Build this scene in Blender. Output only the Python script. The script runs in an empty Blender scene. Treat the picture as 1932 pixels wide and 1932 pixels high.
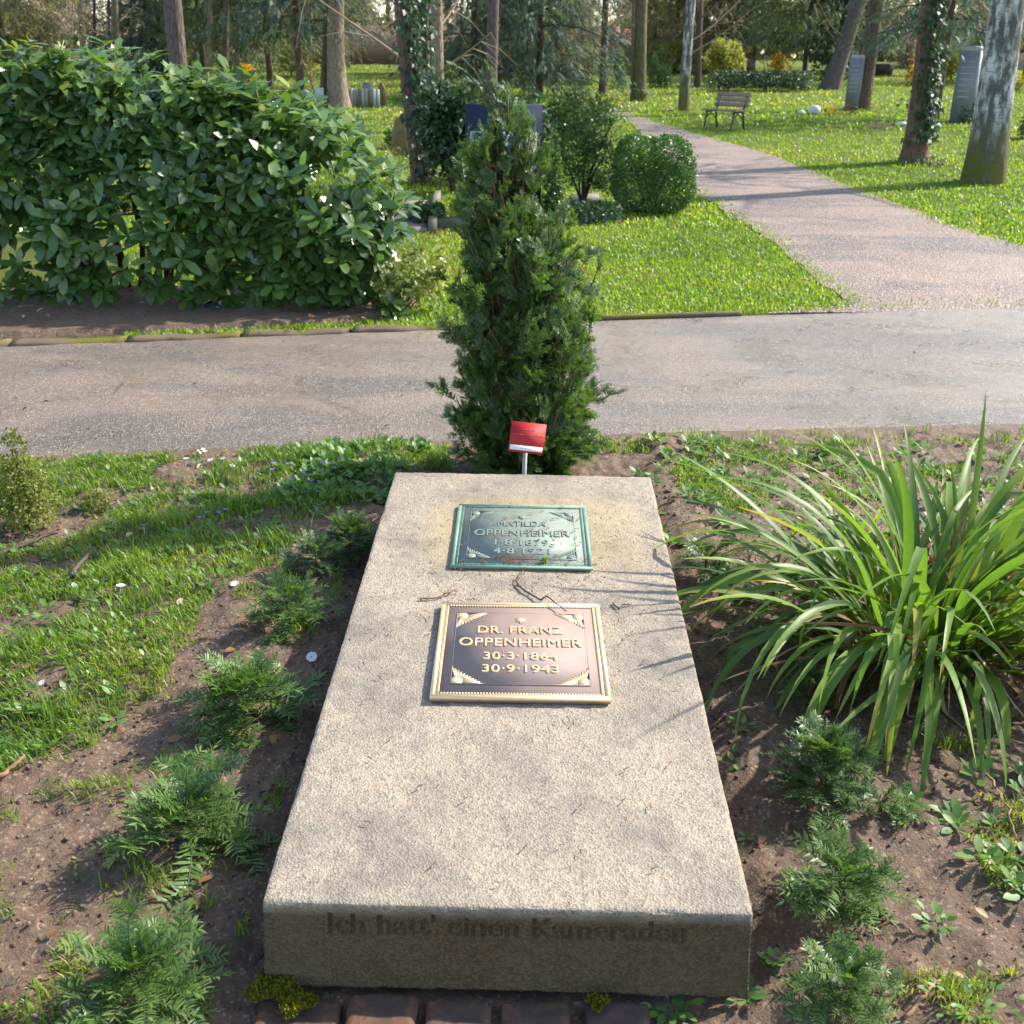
import bpy, math, random
import numpy as np
from mathutils import Vector, Matrix
from mathutils.bvhtree import BVHTree
sc = bpy.context.scene
COL = sc.collection
rad = math.radians

# ------------------------------------------------------------------ camera
EYE, FPX, PITCH, ROLL = 1.72, 2050.0, 22.92, 0.75
cam_d = bpy.data.cameras.new('camera'); cam = bpy.data.objects.new('camera', cam_d); COL.objects.link(cam)
_th, _r = rad(PITCH), rad(ROLL)
_F = np.array([0, math.cos(_th), -math.sin(_th)]); _R = np.array([1., 0, 0]); _U = np.cross(_R, _F)
CR, CU = math.cos(_r) * _R + math.sin(_r) * _U, -math.sin(_r) * _R + math.cos(_r) * _U
cam.matrix_world = Matrix(((CR[0], CU[0], -_F[0], 0), (CR[1], CU[1], -_F[1], 0), (CR[2], CU[2], -_F[2], EYE), (0, 0, 0, 1)))
cam_d.sensor_width = 36; cam_d.lens = FPX / 1932 * 36; cam_d.clip_start = .05; cam_d.clip_end = 600
cam_d.dof.use_dof = True; cam_d.dof.focus_distance = 3.1; cam_d.dof.aperture_fstop = 8.5
sc.camera = cam

# ------------------------------------------------------------------ sky, sun, exposure
SUN_AZ, SUN_EL = rad(62), rad(39)
w = bpy.data.worlds.new('World'); sc.world = w; w.use_nodes = True
nt = w.node_tree; sky = nt.nodes.new('ShaderNodeTexSky'); sky.sky_type = 'NISHITA'; sky.sun_disc = False
sky.sun_elevation = SUN_EL; sky.sun_rotation = SUN_AZ; sky.dust_density = 1.0; sky.ozone_density = .35
nt.links.new(sky.outputs[0], nt.nodes['Background'].inputs[0]); nt.nodes['Background'].inputs[1].default_value = .15
sun_d = bpy.data.lights.new('sun', 'SUN'); sun_d.energy = 3.7; sun_d.angle = rad(1.); sun_d.color = (1, .935, .84)
sun = bpy.data.objects.new('sun', sun_d); COL.objects.link(sun)
SUN_DIR = Vector((math.sin(SUN_AZ) * math.cos(SUN_EL), math.cos(SUN_AZ) * math.cos(SUN_EL), math.sin(SUN_EL)))
sun.rotation_euler = SUN_DIR.to_track_quat('Z', 'Y').to_euler(); sun.location = (6, 6, 20)
vs = sc.view_settings; vs.view_transform = 'Standard'; vs.look = 'None'; vs.gamma = 1; vs.use_curve_mapping = False; vs.exposure = 1.36
sc.render.engine = 'CYCLES'; cy = sc.cycles
cy.use_denoising = True; cy.max_bounces = 6; cy.diffuse_bounces = 3; cy.glossy_bounces = 2; cy.transmission_bounces = 4; cy.transparent_max_bounces = 4
cy.caustics_reflective = False; cy.caustics_refractive = False; cy.sample_clamp_indirect = 6

# ------------------------------------------------------------------ helpers: places
rng = np.random.default_rng(7)
A = np.array

def ray(u, v):
    return _F + CR * ((u - 966) / FPX) - CU * ((v - 966) / FPX)

def terr(x, y):
    y = np.asarray(y, float)
    t = .026 * np.clip(y - 13, 0, 57); t = np.where(y < 17, .026 * np.clip(y - 13, 0, 4) ** 2 / 8 + 0, t - .052)
    return np.where(y < 6.2, -.03, .012) + t

def G(u, v):
    d = ray(u, v); s = 1.
    f = lambda s: EYE + d[2] * s - float(terr(d[0] * s, d[1] * s))
    a, b = .5, 160.
    if f(b) > 0: s = 90.
    else:
        for _ in range(60):
            m = (a + b) / 2
            if f(m) > 0: a = m
            else: b = m
        s = (a + b) / 2
    return A([d[0] * s, d[1] * s, EYE + d[2] * s])

def Gz(u, v, z=0.):
    d = ray(u, v); s = (z - EYE) / d[2]; return A([0, 0, EYE]) + d * s

def Gd(u, y, v=None):
    """ground point in picture column u at distance y"""
    d = ray(u, 300 if v is None else v); s = y / d[1]; x = d[0] * s
    return A([x, y, float(terr(x, y))])

def At(u, v, y):
    d = ray(u, v); s = y / d[1]; return A([0, 0, EYE]) + d * s

def ppm(p):
    """picture pixels (1932 wide) per metre at point p"""
    return FPX / float(np.dot(A(p) - A([0, 0, EYE]), _F))

def inpoly(x, y, poly):
    x, y = np.asarray(x), np.asarray(y); c = np.zeros(x.shape, bool); n = len(poly); j = n - 1
    for i in range(n):
        xi, yi = poly[i][:2]; xj, yj = poly[j][:2]
        k = ((yi > y) != (yj > y)) & (x < (xj - xi) * (y - yi) / (yj - yi + 1e-12) + xi); c ^= k; j = i
    return c

def _h(ix, iy, iz, s):
    n = (ix.astype(np.int64) * 374761393 + iy.astype(np.int64) * 668265263 + iz.astype(np.int64) * 2147483647 + s * 974711) & 0xffffffff
    n = ((n ^ (n >> 13)) * 1274126177) & 0xffffffff
    return ((n ^ (n >> 16)) & 0xffff) / 65535.

def vnoise(p, s=0):
    p = np.asarray(p, float); i = np.floor(p).astype(np.int64); f = p - i; f = f * f * (3 - 2 * f); r = 0
    for dx in (0, 1):
        for dy in (0, 1):
            for dz in (0, 1):
                r = r + _h(i[:, 0] + dx, i[:, 1] + dy, i[:, 2] + dz, s) * (f[:, 0] if dx else 1 - f[:, 0]) * (f[:, 1] if dy else 1 - f[:, 1]) * (f[:, 2] if dz else 1 - f[:, 2])
    return r

def fbm(p, oct=4, s=0):
    p = np.asarray(p, float); r = 0; a = .5
    for k in range(oct): r = r + a * (vnoise(p * 2 ** k, s + k) * 2 - 1); a *= .5
    return r

def n3(x, y, z=0.): return np.stack([x, y, np.zeros_like(x) + z], -1)

# ------------------------------------------------------------------ helpers: meshes
def mesh(name, V, F, mat=None, tint=None, smooth=False):
    me = bpy.data.meshes.new(name)
    V = np.asarray(V, np.float32); Fs = F if isinstance(F, list) else [F]
    Fs = [np.asarray(f, np.int32) for f in Fs if len(f)]
    me.vertices.add(len(V)); me.vertices.foreach_set('co', V.ravel())
    L = np.concatenate([f.ravel() for f in Fs]); tot = np.concatenate([np.full(len(f), f.shape[1], np.int32) for f in Fs])
    st = np.concatenate([[0], np.cumsum(tot)[:-1]]).astype(np.int32)
    me.loops.add(len(L)); me.loops.foreach_set('vertex_index', L)
    me.polygons.add(len(tot)); me.polygons.foreach_set('loop_start', st)
    if smooth: me.polygons.foreach_set('use_smooth', np.ones(len(tot), bool))
    if tint is not None:
        a = me.attributes.new('tint', 'FLOAT', 'POINT'); a.data.foreach_set('value', np.asarray(tint, np.float32))
    me.update(calc_edges=True)
    if mat: me.materials.append(mat)
    return me

def ob(name, me, parent=None, loc=None):
    o = bpy.data.objects.new(name, me); COL.objects.link(o)
    if parent: o.parent = parent
    if loc is not None: o.location = loc
    return o

def tag(o, label=None, cat=None, group=None, kind=None):
    for k, v in (('label', label), ('category', cat), ('group', group), ('kind', kind)):
        if v: o[k] = v
    return o

def thing(name, label, cat, loc, group=None):
    o = ob(name, None, None, tuple(map(float, loc))); o.empty_display_size = .1
    return tag(o, label, cat, group)

class Geo:
    """collects vertices and faces"""
    def __init__(s): s.V = []; s.T = []; s.Q = []; s.tint = []; s.n = 0
    def add(s, V, T=None, Q=None, tint=.5):
        V = np.asarray(V, float)
        if T is not None and len(T): s.T.append(np.asarray(T) + s.n)
        if Q is not None and len(Q): s.Q.append(np.asarray(Q) + s.n)
        s.V.append(V); s.tint.append(np.broadcast_to(np.asarray(tint, float), (len(V),))); s.n += len(V); return s
    def me(s, name, mat, off=(0, 0, 0), smooth=False):
        F = []
        if s.T: F.append(np.concatenate(s.T))
        if s.Q: F.append(np.concatenate(s.Q))
        return mesh(name, np.concatenate(s.V) - A(off), F, mat, np.concatenate(s.tint), smooth)
    def box(s, c, size, rz=0., tint=.5, top=1.):
        c = A(c, float); hx, hy, hz = A(size, float) / 2
        P = A([[-hx, -hy, -hz], [hx, -hy, -hz], [hx, hy, -hz], [-hx, hy, -hz], [-hx * top, -hy * top, hz], [hx * top, -hy * top, hz], [hx * top, hy * top, hz], [-hx * top, hy * top, hz]])
        R = A([[math.cos(rz), -math.sin(rz), 0], [math.sin(rz), math.cos(rz), 0], [0, 0, 1]])
        return s.add(P @ R.T + c, Q=[[0, 3, 2, 1], [4, 5, 6, 7], [0, 1, 5, 4], [1, 2, 6, 5], [2, 3, 7, 6], [3, 0, 4, 7]], tint=tint)
    def tube(s, P, r, k=6, tint=.5, cap=True):
        V, Q = tube(P, r, k); s.add(V, Q=Q, tint=tint)
        if cap:
            m = len(P); b = s.n - len(V)
            s.V.append(A([P[0], P[-1]], float)); s.tint.append(np.full(2, np.mean(tint)))
            T = [[b + (i + 1) % k, b + i, s.n] for i in range(k)] + [[b + (m - 1) * k + i, b + (m - 1) * k + (i + 1) % k, s.n + 1] for i in range(k)]
            s.T.append(A(T)); s.n += 2
        return s

def tube(P, r, k=6):
    P = np.asarray(P, float); m = len(P); r = np.broadcast_to(np.asarray(r, float), (m,))
    t = np.gradient(P, axis=0); t /= np.linalg.norm(t, axis=1)[:, None] + 1e-12
    up = A([0, 0, 1.]) if abs(t[:, 2]).mean() < .8 else A([1., 0, 0])
    a = np.cross(t, up); a /= np.linalg.norm(a, axis=1)[:, None] + 1e-12; b = np.cross(t, a)
    th = np.arange(k) / k * 2 * np.pi
    V = P[:, None] + r[:, None, None] * (np.cos(th)[None, :, None] * a[:, None] + np.sin(th)[None, :, None] * b[:, None])
    i = np.arange(m - 1)[:, None] * k; j = np.arange(k)[None]; jn = (j + 1) % k
    Q = np.stack([i + j, i + jn, i + k + jn, i + k + j], -1).reshape(-1, 4)
    return V.reshape(-1, 3), Q

def unit(v): v = np.asarray(v, float); return v / (np.linalg.norm(v, axis=-1, keepdims=True) + 1e-12)

def frames(d, nrm):
    """rows of rotation matrices with local y=d, local z~nrm"""
    y = unit(d); x = unit(np.cross(y, nrm)); z = np.cross(x, y)
    return np.stack([x, y, z], -1)

def scatter(tv, M, S, P):
    """template verts (k,3) -> (N*k,3)"""
    S = np.asarray(S, float); S = S[:, None] if S.ndim == 1 else S
    return (np.einsum('nij,nkj->nki', M, tv[None] * S[:, None, :]) + P[:, None]).reshape(-1, 3)

def rep(f, n, k): return (np.asarray(f)[None] + (np.arange(n) * k)[:, None, None]).reshape(-1, np.asarray(f).shape[1])

def rdir(n, rg=rng): return unit(rg.normal(size=(n, 3)))

# leaf: along +y, unit length, width w, curved
def leaf_t(wd=.38, curl=.18, fold=.12, rows=(0, .22, .5, .8, 1), pet=0):
    V = []; R = len(rows)
    for t in rows:
        ww = wd * .5 * max(.04, math.sin(math.pi * min(1, t * .93 + .05)) ** .8) if 0 < t < 1 else .01
        z = -curl * t * t
        V += [[-ww, t, z + fold * ww], [0, t, z], [ww, t, z + fold * ww]]
    Q = []
    for i in range(R - 1):
        a = i * 3; Q += [[a, a + 1, a + 4, a + 3], [a + 1, a + 2, a + 5, a + 4]]
    return A(V), A(Q)

DIAMOND = (A([[0, 0, 0], [.3, .45, .06], [0, 1, -.1], [-.3, .45, .06]]), A([[0, 1, 2, 3]]))

# ------------------------------------------------------------------ helpers: materials
class NT:
    def __init__(s, name):
        s.m = bpy.data.materials.new(name); s.m.use_nodes = True; s.t = s.m.node_tree; s.t.nodes.clear()
        s.out = s.n('OutputMaterial')
    def n(s, typ, **kw):
        o = s.t.nodes.new('ShaderNode' + typ)
        for k, v in kw.items():
            if k in o.inputs: s.i(o, k, v)
            elif k.startswith('i') and k[1:].isdigit(): s.i(o, int(k[1:]), v)
            else: setattr(o, k, v)
        return o
    def i(s, o, k, v):
        if isinstance(v, bpy.types.NodeSocket): s.t.links.new(v, o.inputs[k])
        elif isinstance(v, bpy.types.Node): s.t.links.new(v.outputs[0], o.inputs[k])
        else:
            if isinstance(v, tuple) and len(v) == 3 and o.inputs[k].type == 'RGBA': v = v + (1,)
            o.inputs[k].default_value = v
    def co(s, kind='Object', scale=(1, 1, 1)):
        t = s.n('TexCoord'); m = s.n('Mapping'); s.t.links.new(t.outputs[kind], m.inputs[0]); m.inputs['Scale'].default_value = scale; return m.outputs[0]
    def pos(s): return s.n('NewGeometry').outputs['Position']
    def noise(s, vec, scale, det=4, rough=.55):
        o = s.n('TexNoise', Vector=vec, Scale=scale, Detail=det, Roughness=rough); return o.outputs['Fac']
    def voro(s, vec, scale, out='Distance', feat='F1'):
        o = s.n('TexVoronoi', Vector=vec, Scale=scale); o.feature = feat; return o.outputs[out]
    def ramp(s, fac, stops):
        o = s.n('ValToRGB', Fac=fac); e = o.color_ramp.elements
        while len(e) < len(stops): e.new(.5)
        for k, (p, c) in enumerate(stops): e[k].position = p; e[k].color = (tuple(c) + (1,)) if isinstance(c, (tuple, list)) else (c, c, c, 1)
        return o.outputs[0]
    def mix(s, fac, a, b, mode='MIX'):
        o = s.n('Mix', data_type='RGBA', blend_type=mode); s.i(o, 0, fac); s.i(o, 6, a); s.i(o, 7, b); return o.outputs[2]
    def math(s, op, a, b=0.): return s.n('Math', operation=op, i0=a, i1=b).outputs[0]
    def bump(s, h, st=.3, dist=.01): return s.n('Bump', Height=h, Strength=st, Distance=dist).outputs[0]
    def attr(s, name='tint'): return s.n('Attribute', attribute_name=name).outputs['Fac']
    def bsdf(s, col, rough=.8, spec=.4, metal=0., normal=None, coat=0.):
        b = s.n('BsdfPrincipled'); s.i(b, 'Base Color', col); s.i(b, 'Roughness', rough); s.i(b, 'Specular IOR Level', spec); s.i(b, 'Metallic', metal)
        if coat: s.i(b, 'Coat Weight', coat); s.i(b, 'Coat Roughness', .12)
        if normal is not None: s.i(b, 'Normal', normal)
        return b.outputs[0]
    def end(s, sh): s.t.links.new(sh, s.out.inputs[0]); return s.m

def leaf_mat(name, stops, rough=.4, spec=.5, trans=.35, tcol=None):
    """stops: colours over the per-leaf tint; light passes through the blade"""
    t = NT(name); c = t.ramp(t.attr(), stops)
    v = t.noise(t.pos(), 60, 2); c = t.mix(.35, c, t.mix(v, (.5, .5, .5), (1.4, 1.4, 1.4)), 'MULTIPLY')
    b = t.bsdf(c, rough, spec)
    tl = t.n('BsdfTranslucent', Color=t.mix(1., c, tcol or (1.5, 1.7, .7), 'MULTIPLY'))
    return t.end(t.n('MixShader', i0=trans, i1=b, i2=tl.outputs[0]).outputs[0])

def solid(name, col, rough=.6, spec=.4, var=.25, scale=40, metal=0., bump=.2, coord='Object'):
    t = NT(name); co = t.co(coord); f = t.noise(co, scale, 5)
    c = t.mix(f, tuple(x * (1 - var) for x in col), tuple(min(1, x * (1 + var)) for x in col))
    return t.end(t.bsdf(c, rough, spec, metal, t.bump(f, bump, .004)))

M = {}
def build_materials():
    M['yew'] = leaf_mat('yew needles', [(0, (.03, .056, .018)), (.45, (.072, .13, .038)), (.8, (.135, .21, .055)), (1, (.24, .27, .065))], .4, .45, .32)
    M['yew_light'] = leaf_mat('young yew needles', [(0, (.045, .09, .024)), (.5, (.095, .175, .042)), (.85, (.17, .25, .055)), (1, (.29, .29, .07))], .42, .4, .32)
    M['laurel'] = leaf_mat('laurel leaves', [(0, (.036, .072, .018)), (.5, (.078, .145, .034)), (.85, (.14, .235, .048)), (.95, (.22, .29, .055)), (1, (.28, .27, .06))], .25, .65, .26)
    M['ivy'] = leaf_mat('ivy leaves', [(0, (.022, .045, .022)), (.6, (.042, .085, .034)), (1, (.09, .14, .045))], .45, .4, .2)
    M['sedge'] = leaf_mat('sedge blades', [(0, (.065, .13, .03)), (.35, (.125, .215, .038)), (.7, (.21, .30, .045)), (.85, (.3, .3, .055)), (1, (.42, .3, .09))], .45, .35, .42, (1.4, 1.55, .6))
    M['straw'] = leaf_mat('dry sedge blades', [(0, (.11, .06, .03)), (.5, (.22, .13, .06)), (1, (.42, .32, .2))], .6, .3, .25, (1.2, 1.1, .9))
    M['grass'] = leaf_mat('grass blades', [(0, (.075, .145, .02)), (.5, (.165, .275, .03)), (.85, (.25, .33, .04)), (1, (.36, .30, .10))], .42, .4, .48, (1.5, 1.55, .5))
    M['weed'] = leaf_mat('weed leaves', [(0, (.06, .14, .03)), (.6, (.12, .23, .05)), (1, (.22, .29, .08))], .45, .4, .35)
    M['box'] = leaf_mat('box leaves', [(0, (.04, .09, .02)), (.6, (.075, .165, .03)), (1, (.14, .23, .04))], .35, .45, .22)
    M['conifer'] = leaf_mat('spruce needles', [(0, (.055, .078, .04)), (.5, (.10, .13, .062)), (1, (.185, .2, .095))], .55, .35, .42, (1.4, 1.5, .8))
    M['conifer_blue'] = leaf_mat('blue green fir needles', [(0, (.05, .075, .056)), (.5, (.085, .125, .088)), (1, (.15, .195, .13))], .55, .35, .38, (1.2, 1.4, 1.))
    M['conifer_olive'] = leaf_mat('olive pine needles', [(0, (.11, .112, .042)), (.5, (.18, .175, .07)), (1, (.29, .26, .12))], .55, .35, .42, (1.4, 1.4, .7))
    M['twig'] = leaf_mat('bare twigs', [(0, (.26, .19, .13)), (.5, (.42, .32, .23)), (1, (.58, .47, .35))], .8, .2, .2, (1, 1, 1))
    M['budding'] = leaf_mat('budding shoots', [(0, (.17, .17, .05)), (.5, (.30, .28, .07)), (1, (.45, .40, .12))], .6, .3, .4)
    M['forsythia'] = leaf_mat('forsythia blossom', [(0, (.42, .26, .01)), (.6, (.65, .42, .015)), (1, (.75, .55, .05))], .6, .3, .4, (1.2, 1.1, .7))
    M['variegated'] = leaf_mat('variegated leaves', [(0, (.10, .15, .03)), (.5, (.28, .31, .07)), (1, (.55, .52, .2))], .4, .45, .35, (1.2, 1.2, .7))
    M['gold_fir'] = leaf_mat('yellow green dwarf conifer', [(0, (.09, .12, .02)), (.5, (.19, .21, .045)), (1, (.32, .30, .08))], .55, .3, .3)
    M['dead'] = leaf_mat('dead leaves', [(0, (.07, .035, .018)), (.5, (.20, .09, .035)), (.8, (.34, .2, .1)), (1, (.5, .4, .28))], .6, .3, .2, (1.1, 1, .8))
    M['petal'] = leaf_mat('white petals', [(0, (.8, .8, .78)), (1, (.85, .85, .82))], .6, .3, .3, (1, 1, 1))
    M['violet'] = leaf_mat('violet petals', [(0, (.22, .17, .5)), (1, (.4, .33, .7))], .6, .3, .3, (1, 1, 1))
    # bark
    def bark(name, a, b, sc=9, moss=0.):
        t = NT(name); co = t.co('Object', (sc, sc, sc * .22)); f = t.noise(co, 2.2, 6, .65); v = t.voro(co, 2.5, feat='DISTANCE_TO_EDGE')
        c = t.mix(f, a, b); c = t.mix(t.ramp(v, [(0, .75), (.12, 0.)]), c, tuple(x * .45 for x in a))
        if moss:
            z = t.n('SeparateXYZ', Vector=t.co('Object')).outputs['Z']; g = t.noise(t.co('Object'), 5, 4)
            k = t.math('MULTIPLY', t.ramp(g, [(.35, 0.), (.6, 1.)]), t.ramp(t.math('MULTIPLY', z, 1 / moss), [(0, 1.), (1, 0.)]))
            c = t.mix(k, c, (.10, .095, .015))
        return t.end(t.bsdf(c, .9, .2, 0, t.bump(t.math('ADD', f, v), .9, .03)))
    M['bark_pine'] = bark('pine bark', (.10, .075, .065), (.2, .155, .135), 9)
    M['bark_red'] = bark('reddish bark', (.13, .075, .06), (.26, .16, .125), 8)
    M['bark_brown'] = bark('brown bark', (.085, .06, .042), (.2, .145, .1), 9)
    M['bark_tan'] = bark('tan bark', (.17, .125, .085), (.38, .3, .21), 8)
    M['bark_moss'] = bark('mossy bark', (.12, .105, .075), (.24, .21, .14), 7, 6.)
    t = NT('birch bark'); co = t.co('Object', (5, 5, 5)); st = t.co('Object', (3, 3, 26))
    f = t.noise(st, 1.6, 4, .6); g = t.noise(t.co('Object', (7, 7, 2.2)), 1.3, 6, .7); fine = t.noise(co, 14, 4)
    c = t.mix(fine, (.42, .42, .40), (.7, .7, .68)); c = t.mix(t.ramp(f, [(.57, 0.), (.66, .8)]), c, (.07, .06, .055))
    c = t.mix(t.ramp(g, [(.40, 0.), (.53, .93)]), c, (.075, .07, .06))
    z = t.n('SeparateXYZ', Vector=t.co('Object')).outputs['Z']
    k = t.math('MULTIPLY', t.ramp(t.noise(co, 1.4, 4), [(.3, 0.), (.55, 1.)]), t.ramp(z, [(.25, 1.), (1.0, 0.)]))
    c = t.mix(t.ramp(z, [(.3, .85), (1.8, 0.)]), c, (.085, .075, .06)); c = t.mix(k, c, (.13, .12, .015))
    M['birch'] = t.end(t.bsdf(c, .8, .3, 0, t.bump(t.math('ADD', g, fine), .6, .03)))
    M['stem'] = solid('green brown stems', (.11, .075, .04), .8, .3)
    M['dark_stem'] = solid('dark shrub stems', (.05, .038, .028), .85, .25)
    # ground
    t = NT('lawn ground'); p = t.pos(); f = t.noise(p, .55, 5, .6); g = t.noise(p, 14, 5, .65); h = t.noise(p, 90, 3, .7)
    c = t.mix(g, (.12, .17, .024), (.25, .27, .05)); c = t.mix(t.ramp(h, [(.3, .6), (.7, 0.)]), c, (.035, .06, .012))
    c = t.mix(t.ramp(f, [(.55, 0.), (.72, .55)]), c, (.15, .12, .06))
    M['lawn'] = t.end(t.bsdf(c, .9, .15, 0, t.bump(t.math('ADD', g, h), 1., .05)))
    t = NT('garden soil'); p = t.pos(); f = t.noise(p, 3, 5, .6); g = t.noise(p, 55, 5, .7); v = t.voro(p, 150, 'Color')
    c = t.mix(f, (.118, .068, .042), (.235, .148, .092)); c = t.mix(t.ramp(g, [(.35, .7), (.6, 0.)]), c, (.055, .04, .031))
    sp = t.n('SeparateColor', Color=v).outputs[0]; c = t.mix(t.ramp(sp, [(.87, 0.), (.97, .8)]), c, (.31, .235, .165))
    c = t.mix(t.ramp(t.noise(p, 9, 3), [(.58, 0.), (.7, .5)]), c, (.05, .075, .018))
    M['soil'] = t.end(t.bsdf(c, t.ramp(g, [(.3, .5), (.7, .95)]), .35, 0, t.bump(t.math('ADD', t.noise(p, 140, 4, .75), t.math('MULTIPLY', g, 1.5)), .9, .007)))
    t = NT('asphalt'); p = t.pos(); f = t.noise(p, .9, 5, .6); g = t.noise(p, 260, 3, .7); v = t.voro(p, 190, 'Color'); sp = t.n('SeparateColor', Color=v).outputs
    st = t.noise(t.n('Mapping', Vector=p, Scale=(.5, 1.6, 1)).outputs[0], 1.4, 5, .6)
    c = t.mix(t.ramp(st, [(.36, 0.), (.56, 1.)]), (.115, .088, .064), (.228, .158, .102))
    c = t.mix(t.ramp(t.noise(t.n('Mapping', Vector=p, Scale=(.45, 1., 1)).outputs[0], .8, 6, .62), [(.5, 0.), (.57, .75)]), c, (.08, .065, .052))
    c = t.mix(t.ramp(sp[0], [(.7, 0.), (.95, .9)]), c, (.34, .29, .245)); c = t.mix(t.ramp(sp[1], [(.6, 0.), (.95, .8)]), c, (.055, .05, .048))
    c = t.mix(t.ramp(sp[2], [(.93, 0.), (.97, .9)]), c, (.5, .46, .42))
    cr = t.voro(t.n('Mapping', Vector=t.mix(.06, p, t.n('TexNoise', Vector=p, Scale=2.).outputs['Color']), Scale=(.45, .8, 1)).outputs[0], 1.1, feat='DISTANCE_TO_EDGE'); c = t.mix(t.math('MULTIPLY', t.ramp(cr, [(.001, .7), (.004, 0.)]), t.ramp(t.noise(p, .7, 2), [(.5, 0.), (.56, 1.)])), c, (.05, .045, .04))
    M['asphalt'] = t.end(t.bsdf(c, t.ramp(t.noise(p, 2.2, 4), [(.38, .22), (.62, .55)]), .6, 0, t.bump(t.math('ADD', g, t.voro(p, 190)), .9, .006)))
    t = NT('gravel path'); p = t.pos(); f = t.noise(p, .8, 5, .6); v = t.voro(p, 75, 'Color'); sp = t.n('SeparateColor', Color=v).outputs; g = t.noise(p, 30, 5, .7)
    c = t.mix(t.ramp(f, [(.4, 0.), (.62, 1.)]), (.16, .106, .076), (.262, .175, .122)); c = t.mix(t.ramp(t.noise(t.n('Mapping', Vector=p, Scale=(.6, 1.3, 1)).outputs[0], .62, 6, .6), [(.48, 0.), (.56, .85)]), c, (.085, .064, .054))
    c = t.mix(t.ramp(sp[0], [(.6, 0.), (.95, .8)]), c, (.42, .34, .29)); c = t.mix(t.ramp(sp[1], [(.65, 0.), (.95, .7)]), c, (.1, .08, .07))
    M['gravel'] = t.end(t.bsdf(c, .62, .45, 0, t.bump(t.math('ADD', g, t.voro(p, 75)), .9, .012)))
    # slab
    t = NT('granite conglomerate'); p = t.co('Object'); f = t.noise(p, 2.3, 5, .6); v = t.voro(p, 205, 'Color'); sp = t.n('SeparateColor', Color=v).outputs; g = t.noise(p, 190, 3, .7)
    c = t.mix(f, (.27, .222, .16), (.345, .288, .212)); c = t.mix(t.ramp(sp[0], [(.35, 0.), (1, .55)]), c, (.44, .38, .29))
    c = t.mix(t.ramp(sp[1], [(.55, 0.), (.9, .68)]), c, (.14, .115, .088)); c = t.mix(t.ramp(sp[2], [(.8, 0.), (.95, .6)]), c, (.38, .27, .18))
    st = t.noise(p, 3.6, 6, .66); c = t.mix(t.ramp(st, [(.44, 0.), (.64, .72)]), c, (.135, .115, .095))
    st2 = t.noise(p, 21, 4, .6); c = t.mix(t.ramp(st2, [(.63, 0.), (.72, .4)]), c, (.16, .19, .15))
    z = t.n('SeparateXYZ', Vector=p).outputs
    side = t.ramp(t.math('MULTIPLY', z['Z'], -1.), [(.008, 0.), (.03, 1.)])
    side_amt = t.ramp(t.noise(p, 4, 4, .6), [(.3, .88), (.7, 1.)]); c = t.mix(t.math('MULTIPLY', side, side_amt), c, t.mix(t.ramp(sp[1], [(.3, 0.), (.8, .6)]), (.062, .041, .017), (.135, .095, .048)))  # faces below the top edge mixed towards dark brown
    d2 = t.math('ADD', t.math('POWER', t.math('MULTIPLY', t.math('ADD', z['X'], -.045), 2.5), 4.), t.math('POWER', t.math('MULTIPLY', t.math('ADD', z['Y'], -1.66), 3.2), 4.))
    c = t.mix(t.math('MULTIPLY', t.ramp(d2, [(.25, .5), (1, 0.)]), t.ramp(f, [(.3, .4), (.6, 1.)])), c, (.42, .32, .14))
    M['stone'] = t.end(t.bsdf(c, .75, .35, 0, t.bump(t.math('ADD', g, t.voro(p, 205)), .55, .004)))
    # plaques
    t = NT('verdigris'); p = t.co('Object'); f = t.noise(p, 16, 5, .65); g = t.noise(p, 60, 4)
    c = t.mix(t.ramp(f, [(.35, 0.), (.65, 1.)]), (.185, .195, .165), (.175, .235, .185)); c = t.mix(t.ramp(g, [(.6, 0.), (.75, .5)]), c, (.15, .11, .06))
    M['verdigris'] = t.end(t.bsdf(c, t.ramp(f, [(.4, .5), (.65, .68)]), .4, .0, t.bump(g, .25, .002)))
    M['verdigris_pale'] = solid('pale verdigris edge', (.165, .265, .2), .7, .45, .35, 30, .15)
    t = NT('brown bronze'); p = t.co('Object'); f = t.noise(p, 9, 5, .6)
    c = t.mix(f, (.225, .158, .128), (.30, .222, .19)); c = t.mix(t.ramp(t.noise(p, 5, 4), [(.55, 0.), (.7, .5)]), c, (.32, .27, .26))
    M['bronze'] = t.end(t.bsdf(c, t.ramp(f, [(.35, .55), (.65, .7)]), .28, .0, t.bump(t.noise(p, 120, 3), .08, .001)))
    M['brass'] = solid('polished bronze', (.86, .60, .33), .42, .5, .1, 60, .45, .1)
    M['red'] = solid('red enamel', (.40, .022, .02), .6, .3, .1, 30, 0, .05)
    M['red_ink'] = solid('dark red print', (.2, .012, .012), .4, .4, .1, 30, 0, 0)
    M['white'] = solid('white enamel', (.74, .74, .75), .4, .5, .06, 30, 0, .05)
    M['grey_ink'] = solid('grey print', (.42, .45, .48), .5, .4, .1, 30, 0, 0)
    M['grey_post'] = solid('grey metal post', (.36, .33, .3), .45, .5, .15, 30, .2, .1)
    t = NT('old brick'); p = t.co('Object'); f = t.noise(p, 14, 5, .65)
    c = t.mix(f, (.075, .042, .03), (.19, .09, .055)); c = t.mix(t.ramp(t.noise(p, 13, 5, .7), [(.42, 0.), (.58, .95)]), c, (.06, .043, .032)); c = t.mix(t.ramp(t.noise(p, 7, 4), [(.58, 0.), (.68, .8)]), c, (.10, .10, .015))
    M['brick'] = t.end(t.bsdf(c, .85, .3, 0, t.bump(f, .8, .01)))
    M['moss'] = solid('bright moss', (.15, .145, .012), .95, .1, .5, 60, 0, 1.)
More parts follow.
